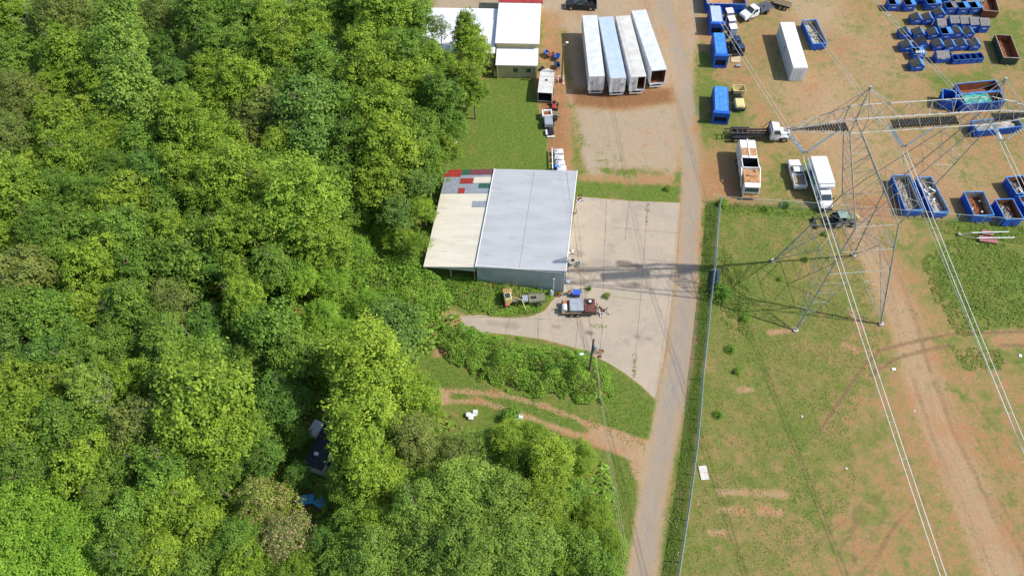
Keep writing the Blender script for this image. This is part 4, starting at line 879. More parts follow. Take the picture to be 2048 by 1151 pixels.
def hook_truck():
    a0 = at(1447,286); a1 = at(1579,287); rz = heading(a0, a1)
    n = Vector((-(a1-a0).y, (a1-a0).x, 0)).normalized(); o = a0+n*1.25
    t = thing('roll_off_truck', 'white-cabbed roll-off truck with bare dark hoist rails', 'truck', (o.x, o.y, 0), rz); L_ = (a1-a0).length
    b = MB()
    for s in (-1, 1): b.box(s*.5-.07,s*.5+.07,0,L_-3.0,1.35,1.55)
    for y in np.arange(.3, L_-3.2, .85): b.box(-.43,.43,float(y),float(y)+.1,1.37,1.52)
    b.build('hoist_rails', mat('dark_rail',(.10,.07,.055),(.06,.05,.045),.8), t)
    b = MB(); b.box(-.42,.42,1.2,L_-.6,.75,1.1); b.bar((-.7,2,1.0),(-.7,L_-3.6,1.2),.09,6); b.bar((.7,2,1.0),(.7,L_-3.6,1.2),.09,6); b.build('chassis', BLACK, t)
    b = MB(); b.bar((-.8,L_-3.5,1.2),(-.8,L_-3.4,3.0),.1,4); b.bar((.8,L_-3.5,1.2),(.8,L_-3.4,2.2),.08,4); b.bar((-.8,L_-4.4,1.4),(-.8,L_-3.4,3.0),.07,4); b.box(-.9,.9,L_-3.7,L_-3.3,1.0,1.5); b.build('headboard', BLACK, t)
    for s in (-1, 1): b = MB(); b.bbox(s*.98-.3,s*.98+.3,1.3,4.2,1.05,1.22,.05); b.bbox(s*.98-.3,s*.98+.3,1.2,1.35,.6,1.2,.03); b.build('mudguard', BLACK, t)
    c = L_-3.2
    b = MB(); cab_shape(b, [(c,.8,1.05),(c+1.5,.8,1.05),(c+1.5,1.75,1.0),(c+1.2,2.6,.9),(c,2.75,.95)], 1, 1); b.build('cab', WHITE, t, bevel=.06)
    b = MB(); b.box(-1,1,c-.25,c-.02,.9,2.5); b.build('cab_back', GALV, t)
    b = MB(); cab_shape(b, [(c+1.5,.8,.72),(c+3.1,.8,.62),(c+3.2,1.3,.6),(c+3.0,1.55,.58),(c+1.5,1.78,.8)], 1, 1); b.build('hood', WHITE, t, bevel=.1)
    for s in (-1, 1):
        b = MB(); cab_shape(b, [(c+1.6,.9,.16),(c+2.9,.9,.16),(c+2.8,1.15,.16),(c+2.4,1.32,.16),(c+2.0,1.3,.16),(c+1.6,1.1,.16)], 1, 1)
        b.v = [(x+s*.88, y, z) for x, y, z in b.v]; b.build('fender', WHITE, t, bevel=.05)
        pane(t, [(s*1.03,c+.35,1.8),(s*1.02,c+1.3,1.8),(s*.93,c+1.1,2.4),(s*.95,c+.35,2.45)], 'side_window', off=.04)
        b = MB(); b.bar((s*.98,c-.1,.75),(s*.98,c+1.2,.75),.27,10); b.build('fuel_tank', CHROME, t)
        b = MB(); b.bbox(min(s*1.1,s*1.35),max(s*1.1,s*1.35),c+1.2,c+1.3,1.7,2.2,.02); b.build('side_mirror', BLACK, t)
        b = MB(); b.bbox(s*.5-.1,s*.5+.1,c+3.15,c+3.22,1.0,1.2,.02); b.build('headlight', GLASS, t)
    pane(t, [(-.85,c+1.47,1.85),(.85,c+1.47,1.85),(.78,c+1.25,2.5),(-.78,c+1.25,2.5)], 'windshield', off=.04)
    b = MB(); b.bbox(-.45,.45,c+3.16,c+3.24,.85,1.3,.02); b.bbox(-1,1,c+3.1,c+3.4,.45,.75,.04); b.build('grille', CHROME, t)
    for y in (1.9, 3.3): [wheel(t, s*.95, y, .52, .5) for s in (-1, 1)]
    [wheel(t, s*.95, c+2.2, .52, .32) for s in (-1, 1)]
hook_truck()
def flatbed():
    a0 = at(1541,8,1.1); a1 = at(1484,33,.9); rz = heading(a0, a1); t = thing('flatbed_truck', 'white flatbed truck with a black deck angled beside the rusty blue container', 'truck', (a0.x, a0.y, 0), rz); L_ = (a1-a0).length
    b = MB(); b.bbox(-1.15,1.15,0,3.3,1.0,1.14,.02); b.box(-1.1,1.1,3.22,3.3,1.15,1.9); b.build('deck', mat('deck_black',(.06,.065,.08),(.09,.095,.11),.6), t)
    b = MB(); b.bar((-.2,1.6,1.14),(.2,1.6,1.17),.12,6); b.build('gooseneck_ball', BLACK, t)
    c = 3.4; b = MB(); cab_shape(b, [(c,.5,1.0),(L_,.5,.95),(L_,1.1,.85),(L_-.2,1.28,.82),(c+1.9,1.42,.95),(c,1.4,1.0)], 1, 1); b.build('body', WHITE, t, bevel=.08)
    b = MB(); cab_shape(b, [(c,1.4,.96),(c+1.85,1.42,.93),(c+1.15,2.05,.76),(c+.1,2.08,.78)], 1, 1); b.build('cab', WHITE, t, bevel=.06)
    pane(t, [(-.84,c+1.8,1.48),(.84,c+1.8,1.48),(.7,c+1.2,2.02),(-.7,c+1.2,2.02)], 'windshield', off=.04)
    for s in (-1, 1):
        pane(t, [(s*.97,c+.4,1.46),(s*.95,c+1.6,1.47),(s*.82,c+1.05,1.95),(s*.84,c+.4,1.95)], 'side_window', off=.035)
        b = MB(); b.bbox(min(s*1.0,s*1.3),max(s*1.0,s*1.3),c+1.5,c+1.6,1.4,1.7,.02); b.build('side_mirror', BLACK, t)
        b = MB(); b.bbox(s*.7-.14,s*.7+.14,L_-.02,L_+.04,.8,1.0,.02); b.build('headlight', WTRIM, t)
        wheel(t, s*.88, L_-1.1, .42, .28); wheel(t, s*.9, 1.3, .42, .45)
    b = MB(); b.bbox(-1.0,1.0,L_,L_+.25,.42,.85,.05); b.build('front_bumper', BLACK, t)
flatbed()
# utility trailer with logs behind the flatbed
a0 = at(1547,3,.6); a1 = at(1573,10,.6); t = thing('log_trailer', 'small black trailer carrying rails of timber behind the flatbed truck', 'trailer', (a0.x, a0.y, 0), heading(a0, a1))
b = MB(); b.box(-.9,.9,0,3.2,.55,.65); b.bar((0,0,.6),(0,-1.2,.5),.07,4); b.build('frame', BLACK, t)
for x in (-.7,-.25,.2,.65): b = MB(); b.bar((x,.1,.85),(x,3.4,.85),.13,8); b.build('timber', WOOD, t)
for s in (-1, 1): wheel(t, s*1.0, 1.6, .36, .22); wheel(t, s*1.0, 2.4, .36, .22)
# semi-trailers
def semi(px4, roofm, door, label):
    P = [at(*q, 4.1) for q in px4]; rear = (P[2]+P[3])/2; front = (P[0]+P[1])/2; rz = heading(rear, front)
    t = thing('semi_trailer', label, 'semi-trailer', (rear.x, rear.y, 0), rz, 'semi-trailers parked side by side'); L_ = 16.1; hw = 1.29
    b = MB()
    for s in (-1, 1):
        x0, x1 = (hw-.05, hw) if s > 0 else (-hw, -hw+.05)
        b.box(x0, x1, 0, L_, 1.2, 4.04); y = .2
        while y < L_: b.box(min(s*hw,s*(hw+.03)), max(s*hw,s*(hw+.03)), y, y+.07, 1.35, 3.95); y += .61
    b.box(-hw+.05, hw-.05, L_-.06, L_, 1.2, 4.04); b.box(-hw+.05,hw-.05,0,L_-.06,1.12,1.24)
    b.build('side_walls', WHITE2, t)
    b = MB(); b.bbox(-hw-.02,hw+.02,-.04,L_+.02,4.045,4.1,.015); y = .6
    while y < L_: b.box(-hw,hw,y,y+.04,4.101,4.112); y += .61
    b.build('roof', roofm, t)
    b = MB(); b.box(-hw-.03,-hw+.08,-.08,-.045,1.15,4.1); b.box(hw-.08,hw+.03,-.08,-.045,1.15,4.1); b.box(-hw+.08,hw-.08,-.08,-.045,3.95,4.09); b.box(-hw,hw,-.085,-.045,1.05,1.16); b.build('rear_frame', WTRIM, t)
    for s in (-1, 1):
        if door == 'open' or (door == 'half' and s > 0):
            b = MB(); b.box(s*(hw+.05)-.03, s*(hw+.05)+.03, .02, 1.2, 1.25, 3.95); b.build('open_door', WHITE2, t); continue
        x0, x1 = sorted((s*.015, s*(hw-.09)))
        b = MB(); b.box(x0, x1, -.07, -.02, 1.18, 3.94)
        d = b.build('door', WHITE, t)
        b = MB(); b.bar((s*.25,-.11,1.2),(s*.25,-.11,3.9),.025,6); b.bar((s*.55,-.11,1.2),(s*.55,-.11,3.9),.02,6); b.build('lock_rod', GALV, d)
        if (s < 0) != (roofm is BLUEROOF):
            b = MB()
            for j, (w, z) in enumerate(((.55,2.75),(.5,2.5),(.3,2.25))):
                x = -w/2
                while x < w/2: q = random.uniform(.05,.12); b.box(s*.85*.9+x, s*.85*.9+x+q, -.078, -.072, z, z+.14); x += q+.04
            b.build('lettering', INK, d)
    if door != 'closed':
        b = MB(); n = 9
        for i in range(n):
            for j in range(14):
                x = -hw+.06+(2*hw-.12)*i/(n-1); b.v.append((x, .05+j*.6, 1.25+random.random()*.2+(.25 if j > 3 else 0)))
        b.f = [(i*14+j, (i+1)*14+j, (i+1)*14+j+1, i*14+j+1) for i in range(n-1) for j in range(13)]; b.m = [0]*len(b.f); b.build('mulch_load', MULCH, t)
        b = MB(); b.box(-hw+.052,-hw+.06,.02,L_-.1,1.3,4.0); b.box(hw-.06,hw-.052,.02,L_-.1,1.3,4.0); b.build('lining', RUST, t)
    b = MB(); b.box(-1.15,1.15,-.05,.05,.45,.58); [b.box(s*.8-.05,s*.8+.05,-.04,.04,.58,1.1) for s in (-1,1)]; [b.box(s*1.1-.05,s*1.1+.05,-.04,.04,.58,1.1) for s in (-1,1)]; b.build('underride_guard', WTRIM, t)
    b = MB(); b.box(-.5,.5,.4,4.6,.8,1.1); b.build('bogie', BLACK, t)
    for y in (1.1, 2.4): [wheel(t, s*1.0, y, .5, .5) for s in (-1, 1)]
    for s in (-1, 1): b = MB(); b.box(s*.9-.06,s*.9+.06,L_-3.2,L_-3.08,0,1.1); b.box(s*.9-.12,s*.9+.12,L_-3.26,L_-3.02,0,.06); b.build('landing_leg', GALV, t)
    return t
TRW = mat('trailer_roof', (.62,.64,.68), (.54,.56,.60), .5, scale=.7, c3=(.42,.38,.35), s3=2.2, lo3=.6, hi3=.78)
semi([(1164.8,29.5),(1193.5,28.7),(1210.6,151.6),(1176.7,152.1)], TRW, 'closed', 'white-roofed semi-trailer, leftmost of the four, rear doors shut')
semi([(1196,32),(1225.6,31),(1251.6,153.8),(1222,156.4)], BLUEROOF, 'closed', 'semi-trailer with the pale blue roof, second from the left')
semi([(1231.6,32),(1259.5,30),(1291.6,151),(1262,154)], IVORY, 'half', 'ivory-roofed semi-trailer with only its right rear door open')
semi([(1264.4,25.1),(1291.9,21.3),(1334.1,137.4),(1302.2,141.2)], TRW, 'open', 'semi-trailer fully open at the rear with brown mulch inside')
# shipping container
P = [at(*q, 2.9) for q in [(1560.3,46),(1589.3,45.5),(1616.8,134.7),(1586.4,135.9)]]; rear = (P[2]+P[3])/2; front = (P[0]+P[1])/2
t = thing('shipping_container', 'white shipping container with a green emblem standing alone on the dirt', 'container', (rear.x, rear.y, 0), heading(rear, front))
b = MB(); ribbed_box(b, -1.2, 1.2, .05, 12.1, .12, 2.82, .28, .035, .14); b.build('corrugated_walls', mat('container_white',(.62,.64,.64),(.55,.57,.57),.55,c3=(.4,.35,.3),s3=2.5,lo3=.68,hi3=.8), t)
b = MB(); b.bbox(-1.24,1.24,0,12.19,2.822,2.9,.02); b.build('roof', WHITE, t)
b = MB(); [b.box(x-.08,x+.08,y-.0,y+.16,0,2.82) for x in (-1.16,1.16) for y in (-.02,12.03)]; b.box(-1.24,1.24,.0,12.19,.0,.118); b.build('corner_frame', WHITE, t)
for s in (-1, 1):
    b = MB(); x0, x1 = sorted((s*.01, s*1.08)); b.box(x0, x1, -.03, .04, .14, 2.8); [b.box(x0+.03, x1-.03, -.045, -.03, z, z+.05) for z in (.5,1.0,1.5,2.0,2.5)]
    d = b.build('door', WTRIM, t)
    for x in (.3,.75): b = MB(); b.bar((s*x,-.08,.15),(s*x,-.08,2.8),.022,6); b.build('lock_rod', GALV, d)
b = MB(); v = []
for i in range(13):
    a = -2.4+i*.36; v.append((-1.24, 6.2+math.cos(a)*.42, 1.75+math.sin(a)*.5)); v.append((-1.24, 6.2+math.cos(a)*.26, 1.75+math.sin(a)*.32))
b.add(v, [(2*i,2*i+1,2*i+3,2*i+2) for i in range(12)]); b.build('green_emblem', GREENM, t)
# enclosed cargo trailer
a0 = at(1090,186,2.2); a1 = at(1095,143,2.2)
t = thing('cargo_trailer', 'white enclosed cargo trailer open at the back with a black interior', 'trailer', (a0.x, a0.y, 0), heading(a0, a1))
b = MB(); b.box(-1.2,-1.14,0,5.2,.4,2.2); b.box(1.14,1.2,0,5.2,.4,2.2); b.box(-1.14,1.14,5.1,5.2,.4,2.2); b.box(-1.14,1.14,0,5.1,.38,.45)
b.add([(-1.2,5.2,.4),(1.2,5.2,.4),(.9,5.65,.4),(0,6.1,.4),(-.9,5.65,.4),(-1.2,5.2,2.2),(1.2,5.2,2.2),(.9,5.65,2.2),(0,6.1,2.2),(-.9,5.65,2.2)],[(1,2,7,6),(2,3,8,7),(3,4,9,8),(4,0,5,9)]); b.build('walls', WHITE, t)
b = MB(); b.add([(-1.24,-.05,2.21),(1.24,-.05,2.21),(1.24,5.2,2.21),(.92,5.7,2.2),(0,6.16,2.2),(-.92,5.7,2.2),(-1.24,5.2,2.21),(-1.24,-.05,2.28),(1.24,-.05,2.28),(1.24,5.2,2.28),(.92,5.7,2.25),(0,6.16,2.25),(-.92,5.7,2.25),(-1.24,5.2,2.28)],
   [(7,8,9,10,11,12,13)]+[(i,(i+1)%7,7+(i+1)%7,7+i) for i in range(7)]+[(6,5,4,3,2,1,0)])
for y in (1.2,2.6,4.0,5.2): b.box(-1.22,1.22,y,y+.03,2.285,2.3)
b.build('roof', IVORY, t)
b = MB(); b.bbox(-.2,.2,2.9,3.2,2.29,2.42,.03); b.build('roof_vent', BLACK, t)
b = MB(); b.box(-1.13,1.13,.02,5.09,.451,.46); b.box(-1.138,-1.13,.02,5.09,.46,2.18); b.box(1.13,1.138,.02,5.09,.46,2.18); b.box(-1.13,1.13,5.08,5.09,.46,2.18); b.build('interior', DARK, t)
b = MB(); b.box(-1.2,1.2,-.06,-.01,.35,.5); b.box(-1.2,-1.1,-.05,-.01,.5,2.2); b.box(1.1,1.2,-.05,-.01,.5,2.2); b.build('rear_frame', GALV, t)
b = MB(); b.bar((0,6.0,.45),(0,7.1,.45),.06,4); b.build('hitch', GALV, t)
for s in (-1, 1): wheel(t, s*1.22, 2.2, .35, .2); wheel(t, s*1.22, 3.0, .35, .2)
# the yard lamp on its pole
p = at(1123,165); t = thing('lamp_post', 'dark wooden pole with a white lamp head beside the trailers', 'lamp post', (p.x, p.y, 0))
b = MB(); b.bar((0,0,-.1),(0,0,8.0),.14,8,r2=.1); b.build('pole', POLEW, t)
b = MB(); b.bar((0,0,7.7),(.5,.35,8.0),.03,6); b.build('arm', GALV, t)
b = MB(); b.bbox(.4,.85,.25,.6,7.95,8.12,.05); b.build('lamp_head', WTRIM, t)

# ------------------------------------------------------------------ open roll-off containers
def mound(parent, x0, x1, y0, y1, z0, hgt, m_, name='debris', n=12, seed=0):
    r = random.Random(seed); b = MB(); k = n
    for i in range(k+1):
        for j in range(k+1):
            u, v = i/k, j/k; e = min(u, 1-u, v, 1-v)*4
            b.v.append((x0+(x1-x0)*u, y0+(y1-y0)*v, z0+hgt*min(1, .35+e)*r.uniform(.35, 1.0)))
    b.f = [(i*(k+1)+j, (i+1)*(k+1)+j, (i+1)*(k+1)+j+1, i*(k+1)+j+1) for i in range(k) for j in range(k)]; b.m = [0]*len(b.f)
    return b.build(name, m_, parent)
def rolloff(px4, z, label, paint=None, fill=TRASH, fh=.5, inner=None, rimc=None, cat='open container', extra=None, group='open-topped skip containers'):
    P = [at(*q, z) for q in px4]; near = (P[2]+P[3])/2; farp = (P[0]+P[1])/2
    W = ((P[1]-P[0]).length+(P[2]-P[3]).length)/2; L_ = (farp-near).length
    t = thing('skip_container', label, cat, (near.x, near.y, 0), heading(near, farp), group)
    paint = paint or BLUE; hw = W/2
    b = MB(); T = .05
    b.box(-hw,-hw+T,0,L_,.15,z-.06); b.box(hw-T,hw,0,L_,.15,z-.06); b.box(-hw+T,hw-T,0,T,.15,z-.06); b.box(-hw+T,hw-T,L_-T,L_,.15,z-.06)
    y = .3
    while y < L_-.2:
        b.box(-hw-.08,-hw,y,y+.1,.2,z-.1); b.box(hw,hw+.08,y,y+.1,.2,z-.1); y += .62
    for zz in (.35, z*.55): b.box(-hw+.02,hw-.02,-.07,0,zz,zz+.1)
    b.build('walls', paint, t)
    b = MB(); r_ = .06
    b.bbox(-hw-.06,-hw+.08,-.08,L_+.06,z-.058,z+.04,.015); b.bbox(hw-.08,hw+.06,-.08,L_+.06,z-.058,z+.04,.015); b.box(-hw+.082,hw-.082,-.08,.06,z-.056,z+.038); b.box(-hw+.082,hw-.082,L_-.08,L_+.06,z-.056,z+.038)
    b.build('rim', rimc or (BLUEL if paint is BLUE else paint), t)
    b = MB(); b.box(-hw+T,hw-T,T,L_-T,.16,.22); b.box(-hw+T,-hw+T+.008,T,L_-T,.22,z-.07); b.box(hw-T-.008,hw-T,T,L_-T,.22,z-.07); b.box(-hw+T,hw-T,T,T+.008,.22,z-.07); b.box(-hw+T,hw-T,L_-T-.008,L_-T,.22,z-.07)
    b.build('inner_lining', inner or RUST, t)
    if fh: mound(t, -hw+.07, hw-.07, .08, L_-.08, .24, fh, fill, seed=int(abs(px4[0][0])))
    b = MB(); [b.box(s*.5-.08,s*.5+.08,-.3,L_,.02,.148) for s in (-1,1)]; b.build('skid_rails', paint, t)
    for s in (-1, 1): b = MB(); b.bar((s*(hw-.25),L_-.3,.11),(s*(hw-.05),L_-.3,.11),.11,10); b.build('roller', BLACK, t)
    if extra: extra(t, hw, L_, z)
    return t
GREYIN = mat('worn_lining', (.34,.31,.26), (.22,.17,.13), .8, c3=(.2,.1,.06), s3=4)
def scraps(m_, n, seed, s=.5, zb=.6):
    def f(t, hw, L_, z):
        r = random.Random(seed)
        for i in range(n):
            b = MB(); a = r.uniform(0, 3.1); M = Matrix.Translation((r.uniform(-hw+.5, hw-.5), r.uniform(.6, L_-.6), zb+r.uniform(0,.25))) @ Matrix.Rotation(a, 4, 'Z') @ Matrix.Rotation(r.uniform(-.4,.4), 4, 'X')
            b.box(-s*r.uniform(.3,1), s*r.uniform(.3,1), -.12, .12, 0, .1, 0, M); b.build('scrap_piece', m_[i % len(m_)], t)
    return f
rolloff([(1786,351),(1817,350),(1849,418),(1810,421)], 1.4, 'long blue open skip under the right side of the pylon, left of its twin', fill=TRASH, fh=.35, inner=GREYIN)
rolloff([(1833,355),(1861,354),(1900,422),(1867,425)], 1.3, 'long blue open skip with grey rubble, right of its twin', fill=CONCW, fh=.5, inner=GREYIN, extra=scraps([WTRIM, WOOD], 5, 3, .8, .75))
rolloff([(1931,385),(1964,382),(1990,428),(1947,432)], 1.6, 'blue open skip with rusty floor and a white bag inside', fill=RUST, fh=.3, inner=GREYIN, extra=scraps([BAGW], 3, 4, .35))
rolloff([(1991,399),(2025,397),(2048,437),(2011,439)], 1.6, 'blue open skip with dark scrap near the right edge, front one', fill=TRASH, fh=.6, extra=scraps([RUST, BLACK], 5, 5))
rolloff([(2014,353),(2044,352),(2070,385),(2031,387)], 1.6, 'blue open skip at the right edge, behind the others', fill=TRASH, fh=.6, extra=scraps([BAGW, RUST], 4, 6))
rolloff([(2038,392),(2068,391),(2090,425),(2056,428)], 1.5, 'blue open skip cut off by the right edge of the photo', fill=TRASH, fh=.5)
rolloff([(1606,41),(1631,39),(1655,85),(1625,89)], 1.4, 'lone blue open skip right of the white shipping container', fill=CONCW, fh=.35, inner=GREYIN, extra=scraps([GALV, BLACK, WOOD], 6, 7, .6))
rolloff([(2033,233),(2046,252),(1953.6,262),(1945,242)][::1], 1.5, 'low blue skip heaped level with grey rubble behind the right conductor', fill=CONCW, fh=1.1, inner=GREYIN)
rolloff([(1991,160),(2003,180),(1921,188),(1913,168)], 1.9, 'large blue skip with brown inside at the upper right', fill=RUST, fh=.25)
def tarp(t, hw, L_, z):
    b = MB(); r = random.Random(3)
    for i in range(9):
        for j in range(9): b.v.append((-hw+.1+(2*hw-.2)*i/8, 1.8*0+L_*.34*0+.5+(L_*.62)*j/8, z-.1+r.uniform(-.12,.15)))
    b.f = [(i*9+j,(i+1)*9+j,(i+1)*9+j+1,i*9+j+1) for i in range(8) for j in range(8)]; b.m = [0]*64; b.build('green_sheet', TEALP, t)
rolloff([(1912,192),(1918,206),(2005,200),(1999,182)][::-1][0:4] if 0 else [(1919,190),(2001,182),(2010,202),(1925,208)][1:3]+[(1925,208),(1919,190)], 1.9, 'large blue skip covered with a green sheet', fill=RUST, fh=.3, extra=tarp)
rolloff([(1890,182),(1908,178),(1912,198),(1886,205)], 1.9, 'short blue hopper with a sloping end left of the green-sheeted skip', fill=TRASH, fh=.2, inner=BLUE)
rolloff([(1992,71),(2020,69),(2039,114),(2008,117)], 1.5, 'dark green open skip with rusty inside', paint=DGREEN, fill=RUST, fh=.15, rimc=GREYIN)
rolloff([(1962,-12),(1985,-14),(2000,20),(1966,24)], 1.4, 'rusty open skip at the top edge beside the green bins', paint=RUST, fill=RUST, fh=.2, rimc=GREYIN)
rolloff([(1408,-30),(1486,-38),(1489,5),(1418,11)], 2.2, 'big blue skip with orange-rust floor at the top edge', fill=ORUST, fh=.1, inner=RUST)
# ------------------------------------------------------------------ closed blue compactor boxes and upright units
def compactor(px4, z, label, roofm, L_=None, mouth=True):
    P = [at(*q, z) for q in px4]; near = (P[2]+P[3])/2; farp = (P[0]+P[1])/2; W = ((P[1]-P[0]).length+(P[2]-P[3]).length)/2; L_ = (farp-near).length; hw = W/2+.1
    t = thing('compactor_box', label, 'compactor', (near.x, near.y, 0), heading(near, farp), 'closed blue compactor boxes')
    b = MB(); ribbed_box(b, -hw, hw, .5, L_, .1, z-.3, .8, .05, .1); b.add([(-hw,.5,z-.3),(hw,.5,z-.3),(hw-.35,.5,z-.02),(-hw+.2,.5,z-.02),(-hw,L_,z-.3),(hw,L_,z-.3),(hw-.35,L_,z-.02),(-hw+.2,L_,z-.02)],[(0,1,2,3),(4,7,6,5),(0,3,7,4),(1,5,6,2)]); b.build('body', BLUE, t)
    b = MB(); b.bbox(-hw+.15,hw-.3,.45,L_,z-.02,z+.04,.02); y = .8
    [b.box(x,x+.06,.5,L_-.05,z+.041,z+.06) for x in (-.35,.3)]; b.build('roof', roofm, t)
    b = MB(); b.box(-hw-.12,-hw+.22,-.1,.45,.05,z-.1); b.box(hw-.22,hw+.12,-.1,.45,.05,z-.1); b.box(-hw+.22,hw-.22,-.1,.45,z-.85,z-.12); b.box(-hw+.22,hw-.22,-.1,.45,.05,.45); b.box(-hw-.14,hw+.14,-.14,.5,z-.09,z+.05); b.build('loading_head', BLUE, t)
    b = MB(); b.box(-hw+.23,hw-.23,.3,.4,.46,z-.86); b.build('loading_mouth', DARK, t)
    b = MB(); [b.box(s*.5-.08,s*.5+.08,-.3,L_+.1,0,.09) for s in (-1,1)]; b.build('skid_rails', BLUE, t)
compactor([(1428.6,173),(1455.6,173),(1458,226),(1430,226)], 2.4, 'closed blue compactor box standing alone beside the yellow dumper', BLUEL)
compactor([(1427,66),(1449,66),(1456,111),(1432,112)], 2.6, 'closed blue compactor box with a light blue roof, front one of the pair', BLUEL)
compactor([(1419,12),(1443,12),(1447,47),(1425,47)], 2.6, 'closed blue compactor box with a whitish roof, rear one of the pair', BLUEROOF)
for i, (x, y) in enumerate(((1461.5,19),(1465.5,35),(1468.5,50))):
    a = at(x-6.5, y+ (7 if i < 2 else 8), 2.2); t = thing('upright_cabin', f'white-roofed upright cabin, {("rear","middle","front")[i]} one of the row of three', 'cabin', (a.x, a.y, 0), R(4), 'white-roofed upright cabins in a row')
    b = MB(); b.bbox(0,1.25,0,1.45,.02,2.1,.02); b.build('walls', mat('cabin_grey',(.40,.45,.50),(.35,.4,.45),.5), t)
    b = MB(); b.box(-.01,.0,.1,1.3,.2,2.0); b.build('door', BLACK, t)
    b = MB(); b.bbox(-.04,1.29,-.04,1.5,2.102,2.2,.03); b.build('roof', WHITE, t)
# ------------------------------------------------------------------ small blue dumpsters
LABW = mat('label_white', (.7,.75,.8), None, .6)
def dumpster(px, py, label, kind='slope', w=1.95, dp=1.75, lid=None, rz=0.0, h=1.55, group='blue dumpsters stored in rows', zc=.65, paint=None):
    p = at(px, py, zc); t = thing('dumpster', label, 'dumpster', (p.x, p.y, 0), rz+R(2), group); hw = w/2; lid = lid or LIDM; paint = paint or BLUE
    M = Matrix.Identity(4)
    b = MB()
    if kind == 'slope':      # seen from its side: lid slopes up to the right, short back slope
        pr = [(-hw*.9,.08),(hw*.9,.08),(hw,1.05),(hw*.3,h),(-hw,.95)]
        n = 5; v = [(x, 0, z) for x, z in pr]+[(x, dp, z) for x, z in pr]
        b.add(v, [(0,1,2,3,4),(9,8,7,6,5),(0,5,6,1),(1,6,7,2),(4,9,5,0)])
        b.box(-hw-.04,hw+.04,-.05,.02,.5,.6); b.box(-.3,.3,-.07,-.0,.25,.33)
        b.build('body', paint, t)
        b = MB(); b.add([(hw,-.02,1.05),(hw*.3,-.02,h),(hw*.3,dp+.02,h),(hw,dp+.02,1.05),(hw+.03,-.02,1.08),(hw*.32,-.02,h+.03),(hw*.32,dp+.02,h+.03),(hw+.03,dp+.02,1.08)],[(0,1,2,3),(4,7,6,5),(0,4,5,1),(3,2,6,7),(0,3,7,4)]); b.build('back_panel', BLUEL, t)  # sun on the back slope painted in as a lighter body blue
        for s in (0, 1):
            y0 = .03+s*(dp/2); y1 = y0+dp/2-.06
            b = MB(); b.add([(-hw-.02,y0,.97),(hw*.28,y0,h+.02),(hw*.28,y1,h+.02),(-hw-.02,y1,.97),(-hw-.02,y0,1.02),(hw*.28,y0,h+.07),(hw*.28,y1,h+.07),(-hw-.02,y1,1.02)],[(0,1,2,3),(4,7,6,5),(0,4,5,1),(3,2,6,7),(0,3,7,4),(1,5,6,2)]); b.build('lid', lid, t)
    elif kind == 'open':
        T = .05
        b.box(-hw,-hw+T,0,dp,.08,h-.1); b.box(hw-T,hw,0,dp,.08,h+.05); b.box(-hw+T,hw-T,0,T,.08,h-.1); b.box(-hw+T,hw-T,dp-T,dp,.08,h-.02); b.box(-hw+T,hw-T,T,dp-T,.08,.14); b.box(-hw-.03,hw+.03,-.05,0,.5,.58); b.build('body', paint, t)
        b = MB(); b.bar((-hw,0,h-.08),(hw,0,h-.08),.045,5); b.bar((-hw,dp,h),(hw,dp,h),.045,5); b.bar((-hw,0,h-.08),(-hw,dp,h-.08),.045,5); b.bar((hw,0,h+.04),(hw,dp,h+.04),.045,5); b.build('rim', BLUEL, t)
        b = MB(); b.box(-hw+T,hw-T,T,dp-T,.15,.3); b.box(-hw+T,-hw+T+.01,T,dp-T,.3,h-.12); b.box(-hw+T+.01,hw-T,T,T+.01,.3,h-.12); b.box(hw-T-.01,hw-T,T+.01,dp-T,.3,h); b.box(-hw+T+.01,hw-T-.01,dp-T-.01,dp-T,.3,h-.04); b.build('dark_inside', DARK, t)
        b = MB(); b.box(hw*.2,hw-.02,.0,dp,h+.05,h+.09); b.build('lid', LIDG if lid is LIDG else BLUEL, t)
    elif kind == 'flat':     # tall, weathered lid sloping to the viewer
        pr = [(0,.08),(0,h-.35),(dp*.8,h+.25),(dp,h+.1),(dp,.08)]
        b.prism(pr, -hw, hw); b.box(-hw,hw,-.05,0,.7,.78); b.box(-hw+.1,-hw+.18,-.04,0,.1,h-.4); b.build('body', paint, t)
        b = MB(); b.prism([(-.03,h-.34),(-.03,h-.28),(dp*.8,h+.32),(dp*.8,h+.26)], -hw+.02, hw-.02); b.build('lid', LIDG, t)
    elif kind == 'bin':
        T = .04; b.box(-hw,-hw+T,0,dp,.05,h); b.box(hw-T,hw,0,dp,.05,h); b.box(-hw+T,hw-T,0,T,.05,h-.02); b.box(-hw+T,hw-T,dp-T,dp,.05,h-.02); b.box(-hw+T,hw-T,T,dp-T,.05,.1); b.build('body', paint, t)
        b = MB(); b.bar((-hw,0,h),(hw,0,h),.03,4); b.bar((-hw,dp,h),(hw,dp,h),.03,4); b.bar((-hw,0,h),(-hw,dp,h),.03,4); b.bar((hw,0,h),(hw,dp,h),.03,4); b.build('rim', BLUEL, t)
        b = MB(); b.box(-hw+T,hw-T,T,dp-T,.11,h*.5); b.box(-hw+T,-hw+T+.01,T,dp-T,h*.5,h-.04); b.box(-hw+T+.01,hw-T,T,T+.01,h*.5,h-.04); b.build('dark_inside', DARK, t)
    if kind in ('slope', 'flat', 'open'):
        b = MB(); b.box(-.38,.38,-.06,-.051,.82 if kind != 'flat' else .95,.95 if kind != 'flat' else 1.1); b.build('white_label', LABW, t)
    return t
Z = lambda x, y: (1760+x/8.852, y/8.852)
def row(pts, fmt, **kw):
    for i, q in enumerate(pts):
        k2 = dict(kw); x, y = q[:2]
        if len(q) > 2: k2.update(q[2])
        dumpster(*Z(x, y), fmt.format(ORD[i+1]), **k2)
